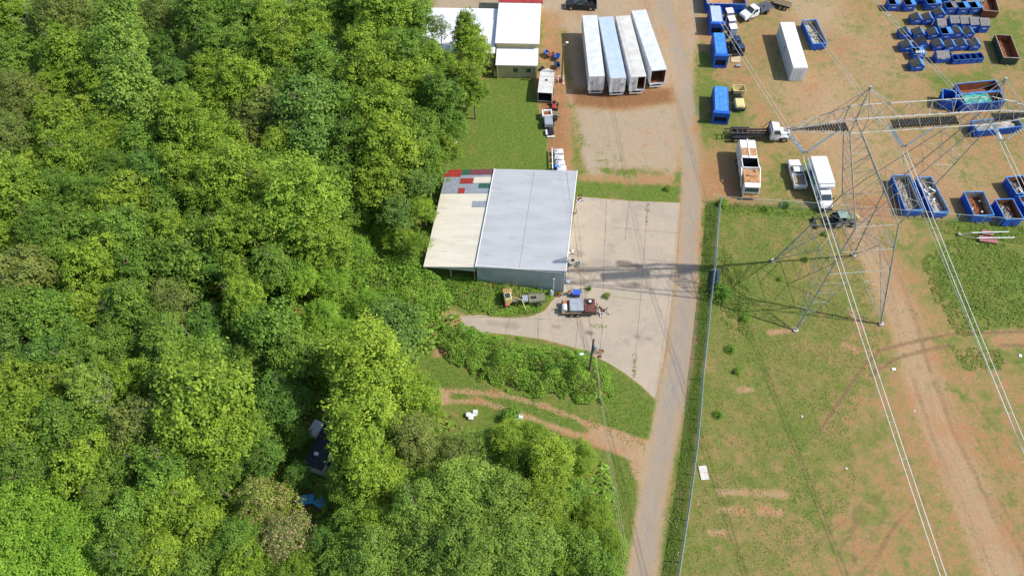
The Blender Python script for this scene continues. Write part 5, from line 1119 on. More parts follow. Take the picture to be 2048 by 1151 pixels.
row([(240,150),(520,160),(940,140,dict(w=2.6,dp=2.2))], 'open blue dumpster with dark inside, {} from left at the top edge', kind='open')
row([(745,20),(1230,30)], 'open blue dumpster against the top edge behind the first row, {} of two', kind='open')
row([(650,395),(850,395)], 'blue dumpster with dark lids in the short second row, {} from left', kind='slope')
row([(1060,300)], 'low blue dumpster hidden under a dark rumpled lid behind the second row', kind='slope')
row([(1245,215,dict(lid=LIDG)),(1465,215),(1680,210)], 'open blue dumpster behind the tall grey-lidded ones, {} from left', kind='open')
row([(1090,500,dict(w=1.7,h=1.4)),(1300,490),(1480,500),(1650,520),(1830,535)], 'tall blue dumpster with weathered grey lid, {} from left', kind='flat', w=1.75, dp=1.7, h=1.9)
row([(450,650),(690,655),(950,655),(1165,670,dict(kind='open')),(1370,640),(1570,640)], 'blue dumpster in the middle row, {} from left', kind='slope')
row([(480,880),(740,830,dict(h=1.9)),(1035,855),(1245,870),(1450,850),(1680,850)], 'blue dumpster in the row before the small bins, {} from left', kind='slope')
row([(690,1010,dict(h=1.3,w=2.0))], 'blue dumpster heaped with white sacks in front of the lidded row', kind='open')
p = at(*Z(700, 930), 1.3); t = thing('sack_pile', 'white sacks piled on the open blue dumpster', 'sacks', (p.x, p.y, 1.28), R(5))
for i in range(4): b = MB(); b.bbox(-.8+i*.4,-.8+i*.4+.36,-.25,.3,0,.3,.1); b.build('sack', BAGW, t)
row([(1110,1070,dict(w=2.3))], 'wide blue dumpster with a grey lid left of the small bins', kind='flat', dp=1.6, h=1.4)
row([(1345,1095),(1455,1090),(1560,1080),(1670,1075),(1785,1065)], 'narrow open blue bin, {} from left in the front row', kind='bin', w=.95, dp=1.5, h=1.05, group='narrow open blue bins')
dumpster(1220/8.852+1760, 1030/8.852, 'narrow open blue bin touching the wide grey-lidded dumpster', 'bin', w=.95, dp=1.6, h=1.1, group='narrow open blue bins')
dumpster(1835.5, 137, 'single blue dumpster with black lid standing apart in front of the rows', 'slope', w=2.3, dp=1.8)
dumpster(1940, 12, 'dark green dumpster at the top edge', 'flat', paint=DGREEN, w=1.9, h=1.7, group=None)
dumpster(1955, 10, 'dark green dumpster between the other green one and the rusty skip', 'flat', paint=DGREEN, w=1.9, h=1.6, group=None)
p = at(1802, 91); t = thing('timber_plank', 'pale timber plank leaning at the left end of the dumpster rows', 'plank', (p.x, p.y, 0), R(-30)); b = MB(); b.box(-.15,.15,-1,1,.3,.38,0,Matrix.Rotation(R(15),4,'X')); b.box(-.35,-.22,-1,.8,.3,.36); b.build('board', WOOD, t)
# machinery
p = at(1479, 226); t = thing('site_dumper', 'pale yellow small dumper beside the lone blue compactor box', 'dumper', (p.x, p.y, 0), R(-3))
b = MB(); b.bbox(-.85,.75,.3,2.4,.5,1.25,.18); b.build('engine_hood', YELL, t)
b = MB(); b.box(-.6,.55,2.5,3.6,.5,.9); b.bbox(-.3,.3,2.6,3.1,.9,1.1,.04); b.bar((-.5,2.5,.9),(-.5,2.6,1.9),.04,5); b.bar((.5,2.5,.9),(.5,2.6,1.9),.04,5); b.bar((-.5,2.6,1.9),(.5,2.6,1.9),.04,5); b.build('driver_seat', BLACK, t)
b = MB(); b.add([(-.7,3.7,.8),(.9,3.7,.8),(.9,4.7,.8),(-.7,4.7,.8),(-.9,3.5,1.7),(1.1,3.5,1.7),(1.1,4.9,1.7),(-.9,4.9,1.7)],[(0,3,2,1),(0,1,5,4),(1,2,6,5),(2,3,7,6),(3,0,4,7)]); b.bar((-.9,3.5,1.7),(1.1,3.5,1.7),.06,5); b.bar((-.9,4.9,1.7),(1.1,4.9,1.7),.06,5); b.bar((-.9,3.5,1.7),(-.9,4.9,1.7),.06,5); b.bar((1.1,3.5,1.7),(1.1,4.9,1.7),.06,5); b.build('skip', YELL, t)
b = MB(); b.bbox(-.6,.5,.02,.28,.3,.8,.05); b.build('counterweight', BLACK, t)
for x, y in ((-.85,.7),(.75,.7),(-.6,4.9),(.6,4.9)): wheel(t, x, y, .42, .34)
p = at(1474, 111); t = thing('skid_loader', 'black loader parked in front of the three upright cabins', 'loader', (p.x, p.y, 0), R(8))
b = MB(); b.bbox(-.9,.9,.4,2.2,.5,1.1,.08); b.build('chassis', BLACK, t)
b = MB(); b.bbox(.2,1.3,2.3,3.6,.6,1.5,.1); b.build('fuel_tank', NAVY, t)
b = MB(); b.bbox(.1,1.3,.2,1.4,1.11,1.5,.1); b.build('hood', NAVY, t)
b = MB(); b.box(-.8,.0,1.0,2.4,1.1,1.9); b.build('cab', BLACK, t)
b = MB(); b.bar((-.9,-.1,.5),(-.9,1.6,1.5),.08,5); b.bar((1,-.1,.5),(1,1.6,1.5),.08,5); b.box(-.9,1.1,-.4,.1,.1,.5); b.build('lift_arms', BLACK, t)
for x, y in ((-1.1,.9),(1.35,.8),(-1.1,2.6),(1.4,2.9)): wheel(t, x, y, .45, .3)
p = at(1470, 119); t = thing('plywood_sheet', 'pale plywood sheet on the ground in front of the black loader', 'plywood', (p.x, p.y, .05), R(-8)); b = MB(); b.box(-.7,.9,-.9,.9,0,.06); b.build('sheet', mat('plywood',(.55,.42,.24),(.48,.36,.2),.8), t); b = MB(); b.bbox(0,.9,-2.2,-1.8,.1,.4,.05); b.bar((0,-1.7,.1),(.8,-1.5,.3),.08,6); b.build('coupling', GALV, t)
p = at(1665, 447); t = thing('tractor', 'old dark tractor with a greenish canopy and yellow nose between the pylon feet', 'tractor', (p.x, p.y, 0), R(-86))
b = MB(); b.bbox(-.5,.5,1.5,3.0,.8,1.5,.08); b.build('hood', OLIVE, t)
b = MB(); b.bbox(-.55,.55,3.02,3.5,.7,1.55,.06); b.build('nose', YEL2, t)
b = MB(); b.bbox(-.8,.8,.2,1.6,2.1,2.2,.04); [b.bar((x,y,1.0),(x,y,2.1),.04,4) for x in (-.75,.75) for y in (.25,1.5)]; b.build('canopy', mat('canopy_green',(.24,.34,.28),(.2,.28,.24),.6), t)
b = MB(); b.box(-.5,.5,-.5,1.5,.6,1.0); b.bbox(-.3,.3,.3,.8,1.0,1.5,.05); b.build('chassis', BLACK, t)
for y, r_ in ((.4,.75),(2.7,.5)): [wheel(t, s*.85, y, r_, .38) for s in (-1, 1)]
b = MB(); b.bar((-1.0,-.6,.5),(-1.0,-2.6,.3),.06,4); b.bar((.6,-.6,.6),(.4,-2.6,.3),.06,4); b.box(-1.2,.8,-2.9,-2.6,.1,.5); b.build('rear_implement', BLACK, t)
p = at(1978, 478); t = thing('farm_implement', 'faded red implement with two long white bars lying in the weeds', 'implement', (p.x, p.y, 0), R(-12))
b = MB(); b.bbox(-1.6,1.0,-.9,.2,.25,.4,.04); b.bbox(-1.0,.6,.5,1.4,.25,.4,.04); b.build('plate', PINKP, t)
for s, y in ((0,.75),(1,-.25)): b = MB(); b.bar((-2.6+s*.6,y-.4+s*.1,.5),(2.6+s*.6,y+.5,.8),.08,5); b.build('bar', WTRIM, t)
b = MB(); b.bar((-2.6,.3,.5),(-4.2,-.1,.3),.06,4); b.bar((-2.0,-.6,.5),(-4.2,-.1,.3),.06,4); b.bbox(-4.5,-4.0,-.3,.2,.1,.4,.05); b.build('hitch', GREYIN, t)

# ------------------------------------------------------------------ things around the lawn edge
def barrow(px, py, m_, label, rz):
    p = at(px, py); t = thing('wheelbarrow', label, 'wheelbarrow', (p.x, p.y, 0), rz, 'wheelbarrows left on the dirt')
    b = MB(); b.add([(-.28,-.35,.35),(.28,-.35,.35),(.22,.3,.35),(-.22,.3,.35),(-.48,-.6,.85),(.48,-.6,.85),(.4,.65,.85),(-.4,.65,.85)],[(0,3,2,1),(0,1,5,4),(1,2,6,5),(2,3,7,6),(3,0,4,7)]); [b.bar(q, w, .035, 4) for q, w in (((-.48,-.6,.85),(.48,-.6,.85)),((.48,-.6,.85),(.4,.65,.85)),((.4,.65,.85),(-.4,.65,.85)),((-.4,.65,.85),(-.48,-.6,.85)))]; b.build('tray', m_, t)
    b = MB(); b.bar((-.3,-1.0,.6),(-.1,.7,.25),.025,5); b.bar((.3,-1.0,.6),(.1,.7,.25),.025,5); b.bar((-.3,-.4,.4),(-.3,-.5,0),.025,5); b.bar((.3,-.4,.4),(.3,-.5,0),.025,5); b.build('frame', NAVY, t)
    wheel(t, 0, .72, .2, .1, False)
barrow(1093,112,BPLAS,'blue wheelbarrow touching the orange one',R(30)); barrow(1101,115,ORANGE,'orange wheelbarrow among the blue ones',R(-70)); barrow(1114,119,BPLAS,'blue wheelbarrow right of the orange one, nearest the lamp post',R(-20)); barrow(1114,136,NAVY,'dark blue wheelbarrow by the front corner of the cargo trailer',R(5))
p = at(1084, 140); t = thing('push_mower', 'small black machine between the porch and the cargo trailer nose', 'machine', (p.x, p.y, 0), R(-30)); b = MB(); b.bbox(-.3,.3,-.4,.4,.2,.6,.08); b.build('body', BLACK, t); b = MB(); b.bar((-.25,-.4,.4),(-.25,-1.0,.95),.03,4); b.bar((.25,-.4,.4),(.25,-1.0,.95),.03,4); b.bar((-.25,-1,.95),(.25,-1,.95),.03,4); b.build('handle', NAVY, t); [wheel(t, x, y, .14, .08, False) for x in (-.35,.35) for y in (-.3,.3)]
p = at(1121, 163); t = thing('water_pump', 'small red pump in a white frame at the foot of the lamp post', 'pump', (p.x, p.y, 0), R(5)); b = MB(); [b.bar(q, w, .05, 4) for q, w in (((-.45,-.4,0),(-.45,-.4,.9)),((.45,-.4,0),(.45,-.4,.9)),((-.45,.4,0),(-.45,.4,.9)),((.45,.4,0),(.45,.4,.9)),((-.45,-.4,.9),(-.45,.4,.9)),((.45,-.4,.9),(.45,.4,.9)),((-.45,.4,.9),(.45,.4,.9)))]; b.build('frame', WTRIM, t); b = MB(); b.bbox(-.3,.3,-.25,.25,.1,.6,.08); b.build('motor', REDM, t); b = MB(); b.bbox(.2,.6,-.8,-.5,0,.2,.05); b.build('cover', CREAM, t)
p = at(1107, 220); t = thing('ride_on_mower', 'red and black ride-on mower behind the cargo trailer', 'mower', (p.x, p.y, 0), R(-8)); b = MB(); b.bbox(-.35,.4,-.2,.9,.3,.7,.1); b.build('hood', REDM, t); b = MB(); b.bbox(-.3,.3,.9,1.4,.5,.9,.08); b.build('seat', BLACK, t); [wheel(t, x, y, .3, .3) for x in (-.6,.6) for y in (.0,1.2)]
p = at(1101, 275); t = thing('wood_chipper', 'white-framed hopper machine with grey engine parked beside the lawn', 'machine', (p.x, p.y, 0), R(3))
b = MB(); [b.bbox(*c, .06) for c in ((-1.0,-.75,3.9,5.4,.7,1.2),(.45,.7,3.9,5.4,.7,1.2),(-.74,.44,5.15,5.4,.7,1.2),(-.74,.44,3.9,4.1,.7,1.2))]; b.build('hopper_frame', WTRIM, t)
b = MB(); b.box(-.74,.44,4.1,5.15,.7,.9); b.build('hopper_floor', RUST, t)
b = MB(); b.bbox(-.8,.6,1.8,3.2,.5,1.3,.08); b.build('engine', GALVP, t)
b = MB(); b.bbox(-.75,.5,3.2,3.88,.5,1.1,.12); b.bar((-1.4,4.2,.5),(-.9,4.6,.6),.1,5); b.build('feed_roller', GALV, t)
b = MB(); b.bbox(-.3,.6,.2,1.6,.3,.8,.12); b.bbox(.8,1.5,3.3,4.3,.3,1.0,.15); b.build('drum', BLACK, t)
b = MB(); b.bbox(-.8,-.2,.3,1.5,.2,.5,.1); b.bbox(-.6,.7,-.1,.2,.1,.25,.04); b.build('tarp_scrap', BAGW, t)
b = MB(); [b.box(.9,2.2,4.6+k*.35,4.75+k*.35,.1,.25) for k in range(4)]; b.build('slats', WOOD, t)
for s in (-1, 1): wheel(t, s*.85-.1, 2.6, .33, .2)
for i, (x, y) in enumerate(((1117,305),(1118,317),(1120,328),(1123,338),(1122,347))):
    p = at(x, y, .5); t = thing('wrapped_pallet', f'white wrapped pallet load north of the grey shed, {ORD[i+1]} from the lawn machine', 'pallet load', (p.x, p.y, 0), R(random.uniform(-8,8)), 'white wrapped pallet loads')
    b = MB(); b.bbox(-.75,.75,-.5,.5,.14,.95,.12); o = b.build('load', BAGW, t); b = MB(); b.box(-.75,.75,-.5,.5,0,.12); b.build('pallet', WOOD, t)
    b = MB(); b.bbox(-.5+.2*i%.4,-.2,-.2,.1,.95,1.08,.04); b.build('lump', GALVP, t)
p = at(1113, 340); t = thing('barrel', 'bright blue barrel beside the white wrapped pallet loads', 'barrel', (p.x, p.y, 0)); b = MB(); b.bar((0,0,0),(0,0,.95),.36,14); b.build('drum', BPLAS, t); b = MB(); b.bar((0,0,.95),(0,0,.99),.3,14); b.build('top', BLUEL, t)
t = thing('guard_rail', 'long white rail on posts beside the wrapped pallet loads', 'rail', at(1105, 345)[:], heading(at(1105,345), at(1104,304))); L_ = (at(1105,345)-at(1104,304)).length
b = MB(); b.box(-.08,.08,0,L_,.8,.95); b.build('rail', WTRIM, t)
for y in (.1, L_/2, L_-.1): b = MB(); b.box(-.05,.05,y-.05,y+.05,0,.8); b.build('post', WTRIM, t)
p = at(897, 300, .5); t = thing('old_sign_board', 'pinkish white board leaning at the tree edge left of the lawn', 'board', (p.x, p.y, 0), R(-15)); b = MB(); b.box(-.06,.06,-1.6,1.6,.0,1.5,0,Matrix.Rotation(R(40),4,'Y')); b.build('panel', mat('pink_white',(.62,.50,.46),(.5,.38,.34),.8), t); b = MB(); [b.box(-.5,-.42,y,y+.08,0,1.0) for y in (-1.2,1.2)]; b.build('prop', WOOD, t)

# ------------------------------------------------------------------ yard in front of the shed
p = at(1153, 591); t = thing('storage_tub', 'bright blue plastic tub at the front right corner of the grey shed', 'tub', (p.x, p.y, 0), R(-6)); b = MB(); b.add([(-.42,-.32,0),(.42,-.32,0),(.42,.32,0),(-.42,.32,0),(-.5,-.4,.85),(.5,-.4,.85),(.5,.4,.85),(-.5,.4,.85)],[(0,3,2,1),(0,1,5,4),(1,2,6,5),(2,3,7,6),(3,0,4,7)]); b.build('tub_body', BPLAS, t); b = MB(); b.bbox(-.54,.54,-.44,.44,.86,.96,.03); b.build('lid', mat('lid_blue',(.05,.12,.62),None,.4), t)
p = at(1139, 588); t = thing('paint_bucket', 'grey bucket of scrap between the shed corner and the blue tub', 'bucket', (p.x, p.y, 0)); b = MB(); b.bar((0,0,0),(0,0,.6),.25,12,r2=.3); b.build('bucket', GALVP, t); b = MB(); b.bbox(-.2,.2,-.15,.2,.6,.75,.04); b.build('scrap', RUST, t)
p = at(1102, 590); t = thing('propane_tank', 'upright pale propane tank at the south wall of the grey shed', 'gas tank', (p.x, p.y, 0)); b = MB()
for (z0, z1, r0, r1) in ((0,.1,.3,.38),(.1,.8,.38,.38),(.8,1.0,.38,.25),(1.0,1.08,.25,.05)): b.bar((0,0,z0),(0,0,z1),r0,14,r2=r1)
b.build('tank', GALVP, t, smooth=True); b = MB(); b.bar((0,0,1.08),(0,0,1.2),.1,8); b.build('valve', WTRIM, t)
p = at(1136, 565); t = thing('office_chair', 'pale plastic chair outside the shed beside its corner', 'chair', (p.x, p.y, 0), R(70))
b = MB(); b.bbox(-.28,.28,-.28,.28,.42,.48,.02); b.build('seat', WTRIM, t); b = MB(); b.bbox(-.28,.28,.26,.31,.5,.95,.02); b.build('backrest', WTRIM, t)
for x, y in ((-.24,-.24),(.24,-.24),(-.24,.24),(.24,.24)): b = MB(); b.bar((x,y,0),(x,y,.42),.025,5); b.build('leg', GALV, t)
def junk(px, py, label, n, mats, s, seed, rz=0, cat='scrap pile'):
    p = at(px, py); t = thing('scrap_pile', label, cat, (p.x, p.y, 0), rz); r = random.Random(seed)
    for i in range(n):
        b = MB(); x, y, a = r.gauss(0, s*.5), r.gauss(0, s*.5), r.uniform(0, 3.14); l = r.uniform(.25, .8)*s
        k = r.random()
        if k < .45: b.bar((x-math.cos(a)*l, y-math.sin(a)*l, .08), (x+math.cos(a)*l, y+math.sin(a)*l, r.uniform(.1,.7)), r.uniform(.03,.06), 5); nm = 'rod'
        elif k < .75: b.bbox(x-.2, x+.2, y-.15, y+.2, .02, r.uniform(.2,.5), .04); nm = 'box_part'
        else: 
            for q in range(8): b.bar((x+.25*math.cos(q*.785), y+.25*math.sin(q*.785), .1), (x+.25*math.cos((q+1)*.785), y+.25*math.sin((q+1)*.785), .14), .05, 5)
            nm = 'ring'
        b.build(nm, mats[i % len(mats)], t)
junk(1146, 527, 'heap of dark hoses and parts against the shed wall near the roof shadow', 12, [BLACK, GALV, DGREEN], .9, 3)
junk(1160, 400, 'pile of pale pipes and fittings at the far right corner of the shed', 9, [GALV, WTRIM, RUST], .7, 4)
junk(1142, 505, 'few boards and a white panel leaning on the middle of the shed wall', 7, [WTRIM, WOOD], .6, 5)
junk(1200, 622, 'tangle of scrap metal at the right end of the junk trailer', 16, [GALV, BLACK, WTRIM, RUST], .9, 6)
junk(1086, 577, 'rusty wire frames against the south wall of the shed', 6, [GALV, BLACK], .6, 8)
junk(1150, 425, 'small wooden offcuts by the shed roller doors', 4, [WOOD, RUST], .4, 9)
junk(1118, 589, 'low scrap between the propane tank and the shed corner', 5, [RUST, BLACK], .5, 10)
# junk trailer
a0 = at(1124, 634); a1 = at(1191, 634); t = thing('junk_trailer', 'tandem trailer loaded with a rusty red box, grey lid and white tank', 'trailer', (a0.x, a0.y+1.2, 0), heading(a0, a1)); L_ = (a1-a0).length
b = MB(); b.box(-1.0,1.0,0,L_,.5,.6); [b.box(x,x+.06,0,L_,.6,.85) for x in (-1.06,1.0)]; b.bar((0,0,.5),(0,-1.0,.45),.06,4); b.build('deck', WOOD, t)
b = MB(); b.bbox(-.9,.9,1.15,2.9,.62,1.3,.04); b.build('cargo_box', GALV, t)
b = MB(); b.bbox(-.98,.98,1.05,3.0,1.302,1.38,.03); b.build('grey_lid', GALVP, t)
b = MB(); b.bbox(-1.02,1.15,3.05,4.6,.62,1.35,.05); b.build('rusty_box', mat('dark_red_rust',(.16,.05,.04),(.11,.04,.035),.7,c3=(.30,.12,.07),s3=4), t)
b = MB(); b.box(1.152,1.19,3.05,4.6,.6,1.0); b.build('green_side', DGREEN, t)
b = MB(); b.bar((-.45,3.9,1.37),(-.45,3.9,1.52),.42,16); b.build('spare_wheel', RUBBER, t); b = MB(); b.bar((-.45,3.9,1.52),(-.45,3.9,1.55),.2,12); b.build('wheel_hub', WTRIM, t)
b = MB(); b.bar((-.2,.35,.95),(.75,.35,.95),.38,14); b.build('white_tank', BAGW, t); b = MB(); b.bbox(-.95,-.35,.1,.75,.6,1.0,.08); b.build('orange_engine', ORANGE, t)
b = MB(); b.bbox(.3,.9,L_+.05,L_+.6,.3,.9,.1); b.bbox(-.4,.1,L_+.05,L_+.5,.3,.8,.1); b.build('rear_motor', TRASH, t)
for y in (1.3, 2.2): wheel(t, 1.18, y, .36, .22); wheel(t, -1.18, y, .36, .22)
# olive trailer with yellow loader in the kudzu
a0 = at(1044, 601, .8); a1 = at(1090, 597, .8); t = thing('flat_trailer', 'olive grey flat trailer half sunk in the kudzu south of the shed', 'trailer', (a0.x, a0.y, .3), heading(a0, a1)); L_ = (a1-a0).length
b = MB(); b.bbox(-.65,.65,.9,L_,.9,1.05,.03); b.box(-.65,-.6,.9,L_,1.05,1.25); b.box(.6,.65,.9,L_,.6,.9); b.build('deck', OLIVE, t); b = MB(); b.box(-.2,.2,1.2,2.0,1.051,1.07); b.build('deck_hatch', DARK, t)
b = MB(); b.bbox(-.5,.5,0,.8,.7,1.2,.06); b.build('tool_box', GALVP, t); b = MB(); b.bar((0,0,.8),(0,-1.0,.7),.08,4); b.bbox(-.3,.3,-1.4,-.8,.6,1.0,.04); b.build('drawbar', OLIVE, t)
for s in (-1, 1): wheel(t, s*.8, 2.2, .4, .2)
p = at(1020, 612); t = thing('small_excavator', 'weathered yellow and white machine cab in the kudzu', 'excavator', (p.x, p.y, .2), R(12))
b = MB(); b.bbox(-.7,.6,1.0,2.0,.9,1.5,.1); [b.box(-.6+k*.25,-.5+k*.25,1.1,1.9,1.5,1.54) for k in range(5)]; b.build('engine_cover', YEL2, t)
b = MB(); b.bbox(-.7,.3,-.1,.95,.6,1.9,.08); b.build('cab', YELL, t); pane(t, [(-.55,.0,1.92),(.15,.0,1.92),(.15,.8,1.92),(-.55,.8,1.92)], 'roof_glass', off=.02)
b = MB(); b.bbox(-.8,-.1,-.5,-.12,.5,1.1,.12); b.build('counterweight', ORANGE, t)
b = MB(); b.bar((.5,.8,.9),(1.6,-.5,1.5),.09,5); b.bar((1.6,-.5,1.5),(1.9,-1.4,.4),.07,5); b.build('boom', YELL, t); b = MB(); b.bbox(-.9,-.5,-.2,1.9,.0,.5,.1); b.bbox(.4,.8,-.2,1.9,.0,.5,.1); b.build('tracks', BLACK, t)
p = at(1041, 600); tag((lambda b: (b.box(-.08,.08,-.9,.9,.6,.7,0,Matrix.Translation(p)), b.build('timber_plank', WOOD))[1])(MB()), 'short timber board lying in the kudzu by the flat trailer', 'plank')
# utility pole with transformer
p = at(1177, 756); t = thing('utility_pole', 'dark wooden utility pole with a pale transformer on the brush bank', 'utility pole', (p.x, p.y, 0)); UP = p
b = MB(); b.bar((0,0,-.1),(0,0,9.9),.17,9,r2=.12); b.build('pole', POLEW, t)
b = MB(); b.bar((.35,-.1,7.4),(.35,-.1,8.4),.26,14); b.bar((.35,-.1,8.4),(.35,-.1,8.5),.2,12); b.build('transformer', GALVP, t, smooth=False); b = MB(); b.bar((0,0,8.0),(.3,-.1,8.0),.04,5); b.build('bracket', GALV, t)
b = MB(); b.bar((-.1,0,6.5),(-1.2,-.3,6.9),.03,6); b.build('lamp_arm', GALV, t); b = MB(); b.bbox(-1.6,-1.1,-.45,-.15,6.82,6.98,.05); b.build('lamp_head', WTRIM, t)
junk(1196, 706, 'scatter of dead brush on the drive edge beside the utility pole', 6, [WOOD, RUST], .8, 12, cat='brush')
# ------------------------------------------------------------------ things in the woods and by the clay drive
a0 = at(625, 925, 2.6); a1 = at(652, 862, 2.6); t = thing('mobile_home', 'dark-roofed mobile home with a white vent glimpsed between the trees', 'mobile home', (a0.x, a0.y, 0), R(-22))
b = MB(); b.box(-1.0,1.4,-.3,5.6,0,2.5); b.build('wall', WTRIM, t); b = MB(); b.add([(-1.15,-.5,2.5),(1.55,-.5,2.5),(1.55,5.8,2.5),(-1.15,5.8,2.5),(.2,-.5,2.8),(.2,5.8,2.8)],[(0,1,4),(1,2,5,4),(2,3,5),(3,0,4,5)]); b.build('roof', SHING, t); b = MB(); b.bbox(-.3,.25,.9,1.35,2.75,3.05,.08); b.build('roof_vent', WTRIM, t)
b = MB(); b.box(1.41,1.45,.6,1.6,1.0,1.9); b.build('window', GLASS, t); b = MB(); b.box(-1.1,1.4,3.3,3.45,2.75,2.86); b.build('fallen_board', RUST, t)
p = at(631, 857, 1.2); t = thing('white_shed_box', 'small white box shed behind the dark-roofed mobile home', 'shed', (p.x, p.y, 0), R(-24)); b = MB(); b.bbox(-.5,.7,-.9,.9,0,1.5,.05); b.build('walls', WTRIM, t); b = MB(); b.bbox(-.6,.8,-1.0,1.0,1.51,1.6,.03); b.build('roof', WTRIM, t)
for i, (x, y, w, l, rz) in enumerate(((612,998,1.7,1.0,5),(642,1004,1.4,1.1,-35))):
    p = at(x, y, 1.0); t = thing('tarpaulin', ('bright blue tarp over a stack, left of the two in the woods', 'blue tarp crumpled over junk, right of the two in the woods')[i], 'tarp', (p.x, p.y, 0), R(rz)); b = MB(); b.bbox(-w/2,w/2,-l/2,l/2,0,1.0,.12); b.build('covered_stack', NAVY, t); mound(t, -w/2-.1, w/2+.1, -l/2-.1, l/2+.1, 1.0, .2, CLOTH, 'sheet', 8, i)
for i, (x, y, n, lab) in enumerate(((941,832,6,'heap of white bags half hidden by leaves beside the clay drive'),(1041,832,3,'few small white bags by the bush on the clay drive edge'))):
    p = at(x, y, .4); t = thing('bag_heap', lab, 'bags', (p.x, p.y, 0), 0); r = random.Random(i)
    for k in range(n): b = MB(); cx, cy = r.uniform(-.7,.7), r.uniform(-.6,.6); s_ = r.uniform(.2,.38); b.bbox(cx-s_,cx+s_,cy-s_*.8,cy+s_*.8,0,r.uniform(.3,.7),.1); b.build('bag', BAGW, t)
p = at(1407, 945); t = thing('fallen_sheet', 'weathered white panel lying in the grass by the chain-link fence', 'panel', (p.x, p.y, .05), R(3)); b = MB(); b.bbox(-.5,.5,-.9,.9,0,.08,.02); b.build('sheet', mat('weathered_white',(.60,.58,.52),(.5,.48,.43),.8), t); b = MB(); b.box(-.5,.5,-.02,.02,.081,.1); b.build('batten', WOOD, t)
for i, (x, y) in enumerate(((1787,738),(2040,711),(1604,832),(1693,936),(1829,821))):
    p = at(x, y); o = MB(); o.bbox(-.28,.28,-.2,.2,0,.12,.04,0,Matrix.Translation(p) @ Matrix.Rotation(i,4,'Z') @ Matrix.Scale((1,.9,.5,.5,.4)[i],4)); tag(o.build('litter_scrap', BAGW), ('white scrap of sheeting beside the bend of the tyre tracks','white paper scrap near the right edge in the green strip','tiny pale ring of litter in the middle of the field','small white stick of litter right of the field centre','small white litter speck on the left edge of the dirt track')[i], 'litter', 'litter scraps in the field')
# big plastic pipes by the fence
for i, (x0, x1) in enumerate(((1425,1421),(1433,1429))):
    a = at(x0+2, 541, .35); c = at(x1+1, 588, .35); b = MB(); n = 22
    for k in range(n):
        u = a.lerp(c, k/n); v = a.lerp(c, (k+1)/n); m = u.lerp(v, .55); b.bar(u, m, .36, 12, cap=False); b.bar(m, v, .32, 12, cap=False)
    o = b.build('drain_pipe', PIPEM); tag(o, ('long dark blue pipe lying against the chain-link fence','long dark blue pipe right of its twin by the fence')[i], 'pipe', 'long dark pipes by the fence')
    if i == 0: b = MB(); b.bar(a+Vector((0,.02,0)), a+Vector((0,.15,.05)), .4, 14); b.build('white_end_cap', WTRIM, o)

# ------------------------------------------------------------------ chain-link fences
def fence(pts, label, h=2.0, sp=3.0, pitch=.22, r=.012, top=.035, z0=0, group=None):
    P = [at(*q) for q in pts]; t = thing('chain_link_fence', label, 'fence', P[0][:], 0, group); O = P[0]
    seg = []; 
    for a, c in zip(P[:-1], P[1:]): seg.append((a-O, c-O))
    b = MB(); [b.bar(a+Vector((0,0,h)), c+Vector((0,0,h)), top, 5) for a, c in seg]; b.build('top_rail', CWIRE, t)
    b = MB()
    for a, c in seg:
        L_ = (c-a).length; d = (c-a)/L_; k = int(L_/pitch)
        for i in range(-int(h/pitch), k+1):
            for s in (0, 1):
                x0, x1 = i*pitch, i*pitch+h
                za, zb_ = (0.05, h) if s == 0 else (h, .05)
                u0, u1 = max(0, x0), min(L_, x1)
                if u1-u0 < .05: continue
                f0, f1 = (u0-x0)/h, (u1-x0)/h
                p, q = a+d*u0+Vector((0,0,za+(zb_-za)*f0)), a+d*u1+Vector((0,0,za+(zb_-za)*f1))
                nrm = Vector((-d.y,d.x,0))*r; up_ = Vector((0,0,r))
                b.add([p-nrm, p+nrm, p+up_, q-nrm, q+nrm, q+up_], [(0,1,4,3),(1,2,5,4),(2,0,3,5)])
    b.build('wire_mesh', CWIRE, t)
    for a, c in seg:
        n = max(1, round((c-a).length/sp))
        for i in range(n): q = a.lerp(c, i/n); b = MB(); b.bar(q, q+Vector((0,0,h+.05)), .045, 6); b.build('post', CWIRE, t)
    return t
fence([(1438,408),(1431,480),(1427,545),(1420,600),(1412,680),(1403,760),(1397,840),(1391,900),(1378,1000),(1366,1080),(1352,1170)], 'long chain-link fence running beside the lane', r=.017, pitch=.15, top=.022)
fence([(1438,408),(1520,414),(1640,422),(1760,432),(1860,440),(1960,448),(2070,456)], 'thin chain-link fence between the dirt yard and the pylon field', h=1.8, r=.006, pitch=.3, top=.025)
b = MB(); p = at(1427, 404); t = thing('gate_arm', 'short pale rail at the corner of the two fences', 'rail', p[:], R(86)); b.bar((0,-1,1.6),(0,.4,1.6),.04,5); b.build('rail', GALV, t); b = MB(); b.bar((0,-.9,0),(0,-.9,1.6),.05,6); b.build('post', GALV, t)

